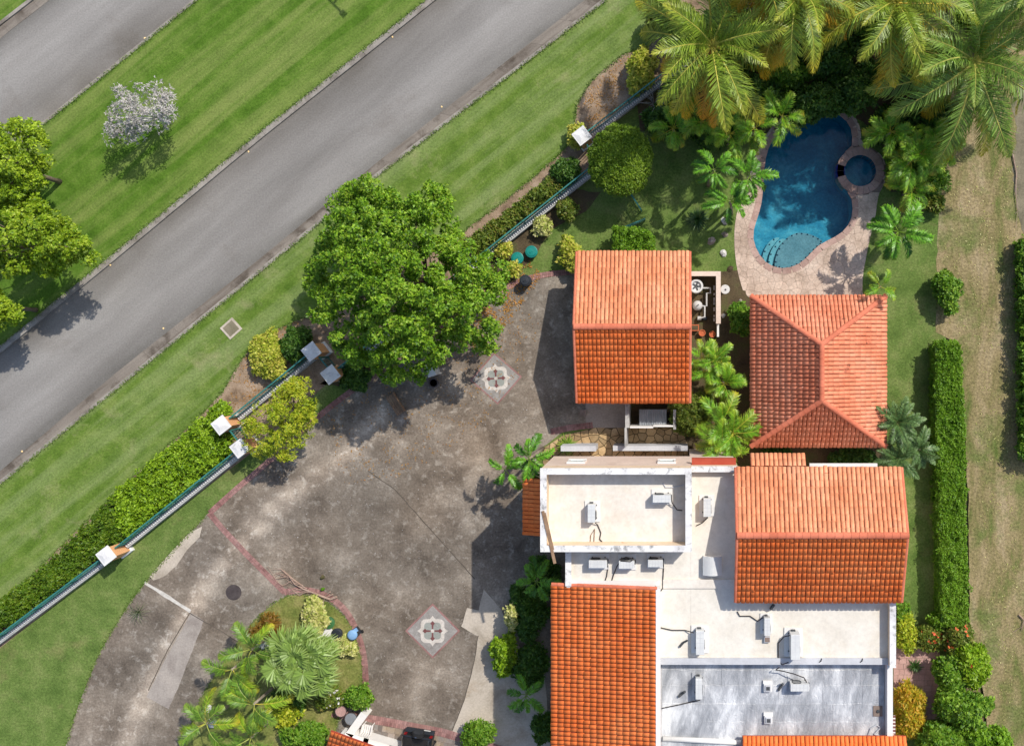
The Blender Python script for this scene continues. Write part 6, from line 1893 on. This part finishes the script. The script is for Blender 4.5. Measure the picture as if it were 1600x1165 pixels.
# local: -Y is the front of the car, +Y the tail
def hull(sec, y_):  # half section list of (x,z)
    return [(x, y_, z) for x, z in sec]+[(-x, y_, z) for x, z in sec[::-1]]
def loft(secs):
    n = len(secs[0]); vs = [p for s in secs for p in s]; fs = []
    for i in range(len(secs)-1):
        for k in range(n): fs.append((i*n+k, i*n+(k+1) % n, (i+1)*n+(k+1) % n, (i+1)*n+k))
    fs.append(tuple(range(n))[::-1]); fs.append(tuple((len(secs)-1)*n+k for k in range(n)))
    return MB().add(vs, fs)
low = [(.70,.34),(.90,.42),(.94,.70),(.92,1.02),(.86,1.10)]
loft([hull([(x*.9, z*.92) for x, z in low], -4.1), hull(low, -3.9), hull(low, -.3), hull(low, -.05), hull([(x*.94, z*.97) for x, z in low], .02)]).build('body', M['carpaint'], car)
cab = [(.86,1.09),(.80,1.45),(.70,1.72),(.55,1.78)]
loft([hull([(x*.95, 1.09+(z-1.09)*.05) for x, z in cab], -2.9), hull(cab, -2.2), hull(cab, -.55), hull([(x*.97, 1.09+(z-1.09)*.94) for x, z in cab], -.32), hull([(x*.97, 1.09+(z-1.09)*.08) for x, z in cab], -.06)]).build('cabin', M['carpaint'], car)
MB().add([(-.62, -.12, 1.2), (.62, -.12, 1.2), (.55, -.30, 1.66), (-.55, -.30, 1.66)], [(0,1,2,3)]).build('rear_window', M['carglass'], car).location.y = .02
for s in (-1, 1):
    MB().tube([(s*.62, -2.0, 1.80), (s*.62, -.7, 1.80)], .025, 6).build('roof_rail', M['black_plastic'], car)
    MB().rbox(s*.78, .03, .72, .98, .16, .05).build('tail_light', M['red_lens'], car)
    for y_ in (-.75, -3.35):
        wh = MB().tube([(s*.78, y_, .36), (s*.98, y_, .36)], .36, 18).build('wheel', M['tyre'], car)
        MB().tube([(s*.975, y_, .36), (s*.99, y_, .36)], .22, 14).build('rim', M['chrome'], wh)
MB().rbox(0, .10, .36, .58, 1.75, .22).build('rear_bumper', M['black_plastic'], car)
sp_ = MB().tube([(0, .04, .98), (0, .26, .98)], .37, 22).build('spare_wheel', M['tyre'], car)
MB().tube([(0, .262, .98), (0, .285, .98)], .30, 20).build('wheel_cover', M['black_plastic'], sp_)
for a in (R(60), R(100), R(125)): MB().rbox(math.cos(a)*.22, .10, .985+math.sin(a)*.30, 1.0+math.sin(a)*.36, .10, .04).build('badge', M['chrome'], sp_)
MB().rbox(.42, .215, .44, .56, .40, .012).build('number_plate', M['stone_white'], car)
# white slatted chair
p = W(574, 1138, .45)
t = thing('garden_chair', 'white slatted garden chair on the slate patio', 'chair', (p.x, p.y, .03), rz=R(-12))
for k in range(5): MB().rbox(-.26+k*.13, 0, .40, .43, .11, .50).build('seat_slat', M['white_paint'], t)
for k in range(5): MB().rbox(-.26+k*.13, -.27, .43, .85, .10, .03).build('back_slat', M['white_paint'], t)
for sx in (-.26, .26):
    for sy in (-.24, .24): MB().rbox(sx, sy, 0, .40, .05, .05).build('leg', M['white_paint'], t)
    MB().rbox(sx*1.12, 0, .60, .63, .05, .52).build('armrest', M['white_paint'], t)
# wrought iron table set by the wing
def iron_table(label, px, py, r, top):
    p = W(px, py, .6)
    t = thing('garden_table', label, 'table', (p.x, p.y, .03), 'iron garden tables by the wing wall')
    MB().lathe(0, 0, [(r, .60), (r, .64)], 20).build('table_top', M[top], t)
    MB().tube([(r*math.cos(2*math.pi*k/18), r*math.sin(2*math.pi*k/18), .63) for k in range(19)], .025, 5, False).build('rim', M['iron'], t)
    for k in range(3):
        a = k*2.09; MB().tube([(math.cos(a)*r*.4, math.sin(a)*r*.4, .6), (math.cos(a)*r*.2, math.sin(a)*r*.2, .3), (math.cos(a)*r*.8, math.sin(a)*r*.8, 0)], .02, 5).build('leg', M['iron'], t)
iron_table('round iron table with pale glass top by white wall', 549, 1122, .38, 'grey_panel')
iron_table('round iron table with pink tiled top under flowering bush', 533, 1110, .34, 'paver')
# white cabinet and dark drum beneath the big tree
p = W(672, 578, 1.2)
t = thing('utility_cabinet', 'pale blue white utility cabinet under the big tree', 'cabinet', (p.x, p.y, 0), rz=R(20))
MB().rbox(0, 0, 0, 1.1, .46, .7).build('body', M['cabinet'], t); MB().rbox(0, 0, 1.1, 1.2, .54, .78, 0, .92).build('roof', M['cabinet'], t); MB().rbox(0, -.36, .15, 1.0, .40, .02).build('door', M['cabinet'], t)
p = W(677, 598, .5)
t = thing('flower_pot', 'dark round pot with reddish soil beside the utility cabinet', 'pot', (p.x, p.y, 0))
MB().lathe(0, 0, [(.18, 0), (.26, .4), (.30, .45), (.30, .5), (.24, .5), (.23, .44)], 18).build('pot_body', M['iron'], t); MB().lathe(0, 0, [(.22, .40), (.22, .44)], 16).build('soil', M['brick'], t)
p = W(617, 632, .5)
t = thing('garden_bench', 'dark brown wooden bench in the shade of the big tree', 'bench', (p.x, p.y, 0), rz=R(-58))
for k in range(4): MB().rbox(0, -.20+k*.14, .42, .45, 1.3, .12).build('seat_slat', M['wood'], t)
for k in range(3): MB().rbox(0, .36+k*.02, .52+k*.14, .63+k*.14, 1.3, .03).build('back_slat', M['wood'], t)
for s in (-.55, .55): MB().rbox(s, .05, 0, .42, .06, .5).build('leg', M['iron'], t)

# fallen leaves under the big tree and on beds
def litter(name, label, poly, n, m, z, size, seed):
    r = np.random.default_rng(seed); xs = [p[0] for p in poly]; ys = [p[1] for p in poly]
    P = []
    while len(P) < n:
        x, y = r.uniform(min(xs), max(xs)), r.uniform(min(ys), max(ys))
        if inside(x, y, poly) and noise.noise(Vector((x*.06, y*.06, seed)))+.35 > r.random()*.7: w_ = W(x, y, z); P.append((w_.x, w_.y, z+.02*r.random()))
    P = np.array(P); n = len(P)
    D = unit(np.c_[r.normal(size=(n, 2)), r.normal(size=n)*.2]); Nn = unit(np.c_[r.normal(size=(n, 2))*.3, np.ones(n)])
    V, Fc = leaf_cloud(P, D, Nn, size*(.6+.8*r.random(n)), size*.5*(.6+.8*r.random(n)), 0)
    V[:, 2] = np.maximum(V[:, 2], z)
    o = link(bpy.data.objects.new(name, np_mesh(name, V, Fc, m)))
    tag(o, label, 'leaves', kind='stuff')
litter('fallen_leaves', 'orange brown fallen leaves under the big tree edge', [(770,430),(830,410),(845,430),(820,470),(780,520),(740,540),(720,520)], 900, L['litter'], .03, .13, 1)
litter('fallen_leaves', 'scattered fallen leaves on the driveway under the big tree', [(500,650),(600,580),(740,490),(800,450),(850,520),(760,660),(640,740),(540,760)], 900, L['litter'], .03, .10, 2)
litter('fallen_leaves', 'pale leaf scraps scattered over the whole driveway', [(300,900),(400,740),(740,600),(880,640),(740,900),(720,1120),(600,1090),(560,900)], 420, L['white'], .03, .07, 3)
litter('fallen_leaves', 'dry leaf scraps along the mulch bed', [(350,640),(380,560),(420,520),(470,500),(480,560),(400,640)], 500, L['litter'], .02, .11, 4)
litter('fallen_leaves', 'pale scraps scattered on the dry grass strip', [(1480,260),(1590,260),(1590,1160),(1540,1100),(1520,560),(1470,500)], 700, L['cream'], .02, .09, 5)
litter('fallen_leaves', 'dry scraps along the palm bed by the verge', [(900,165),(970,90),(1015,75),(1010,140),(920,200)], 600, L['litter'], .02, .11, 6)
# ragged grass fringe over the lawn edges
def fringe(polys, z, seed):
    r = np.random.default_rng(seed); P = []
    for poly in polys:
        for a, b in zip(poly[:-1], poly[1:]):
            n = int(math.hypot(b[0]-a[0], b[1]-a[1])*2.6)
            for _ in range(n):
                t = r.random(); w_ = W(a[0]+(b[0]-a[0])*t+r.normal()*1.1, a[1]+(b[1]-a[1])*t+r.normal()*1.1); P.append((w_.x, w_.y, z))
    P = np.array(P); n = len(P)
    D = unit(np.c_[r.normal(size=(n, 2)), .5+.6*r.random(n)]); Nn = unit(np.c_[r.normal(size=(n, 2))*.5, np.ones(n)])
    V, Fc = leaf_cloud(P, D, Nn, .10+.10*r.random(n), .02+.03*r.random(n), .1)
    o = link(bpy.data.objects.new('grass_fringe', np_mesh('grass_fringe', V, Fc, L['grassb'])))
    tag(o, 'ragged grass blades along the lawn edges', 'grass', kind='stuff')
fringe([LOW_OUT[1:9], UP_OUT[1:6], B_OUT[1:4], [(103,1165),(120,1108),(151,1029),(175,985),(206,937),(227,909),(299,830),(322,806)], ISL+[ISL[0]], BED1[2:-2]], .0, 5)

# odds and ends on the flat roofs
def roof_bit(label, px, py, zd, name, cat, pts, r, m):
    p = W(px, py, zd)
    t = thing(name, label, cat, (p.x, p.y, zd))
    MB().tube([W(x, y, z)-p for x, y, z in pts], r, 6).build('pipe', M[m], t)
    return t
t = roof_bit('dark bent drain pipe lying beside the deck air conditioner', 1066, 1003, ZL, 'pipe_elbow', 'pipe', [(1062,1010,ZL+.08),(1068,1003,ZL+.1),(1074,1000,ZL+.25)], .06, 'grille')
t = roof_bit('loose white hose coiled on the upper roof corner', 1045, 770, ZD, 'hose', 'hose', [(1036,754,ZD+.04),(1040,761,ZD+.04),(1052,761,ZD+.04),(1064,758,ZD+.04),(1074,755,ZD+.1)], .035, 'grey_paint')
t = roof_bit('thin rusty cable on upper roof beside the plank side air conditioner', 925, 832, ZD, 'cable', 'cable', [(922,850,ZD+.04),(923,836,ZD+.04),(929,826,ZD+.04),(928,848,ZD+.04)], .022, 'wood')
t = roof_bit('dark pipe stub under the gable eave on white deck', 1206, 947, ZL, 'pipe_stub', 'pipe', [(1205,950,ZL),(1205,950,ZL+.3),(1209,944,ZL+.35)], .09, 'grille')
t = roof_bit('grey hose loop lying in silver roof corner', 1366, 1140, ZS, 'hose', 'hose', [(1356,1150,ZS+.06),(1360,1138,ZS+.06),(1370,1132,ZS+.06),(1376,1136,ZS+.06),(1366,1146,ZS+.06),(1378,1150,ZS+.06)], .05, 'grey_paint')
t = roof_bit('dark vent elbow beside the long hose air conditioner on silver roof', 1068, 1082, ZS, 'pipe_elbow', 'pipe', [(1060,1088,ZS+.1),(1070,1080,ZS+.15),(1070,1080,ZS+.4)], .07, 'grille')
t = roof_bit('dark vent elbow beside the arched pipe air conditioner', 1222, 1072, ZS, 'pipe_elbow', 'pipe', [(1216,1078,ZS+.1),(1223,1068,ZS+.15),(1223,1068,ZS+.4)], .07, 'grille')
for x_, lab in ((1283, 'small black hook on roof kerb nearer the big air conditioner'), (1347, 'small black hook on roof kerb farther from the big air conditioner')):
    roof_bit(lab, x_, 1032, ZL+.16, 'roof_hook', 'hook', [(x_-3,1034,ZL+.17),(x_,1032,ZL+.22),(x_+1,1028,ZL+.18)], .025, 'cable')
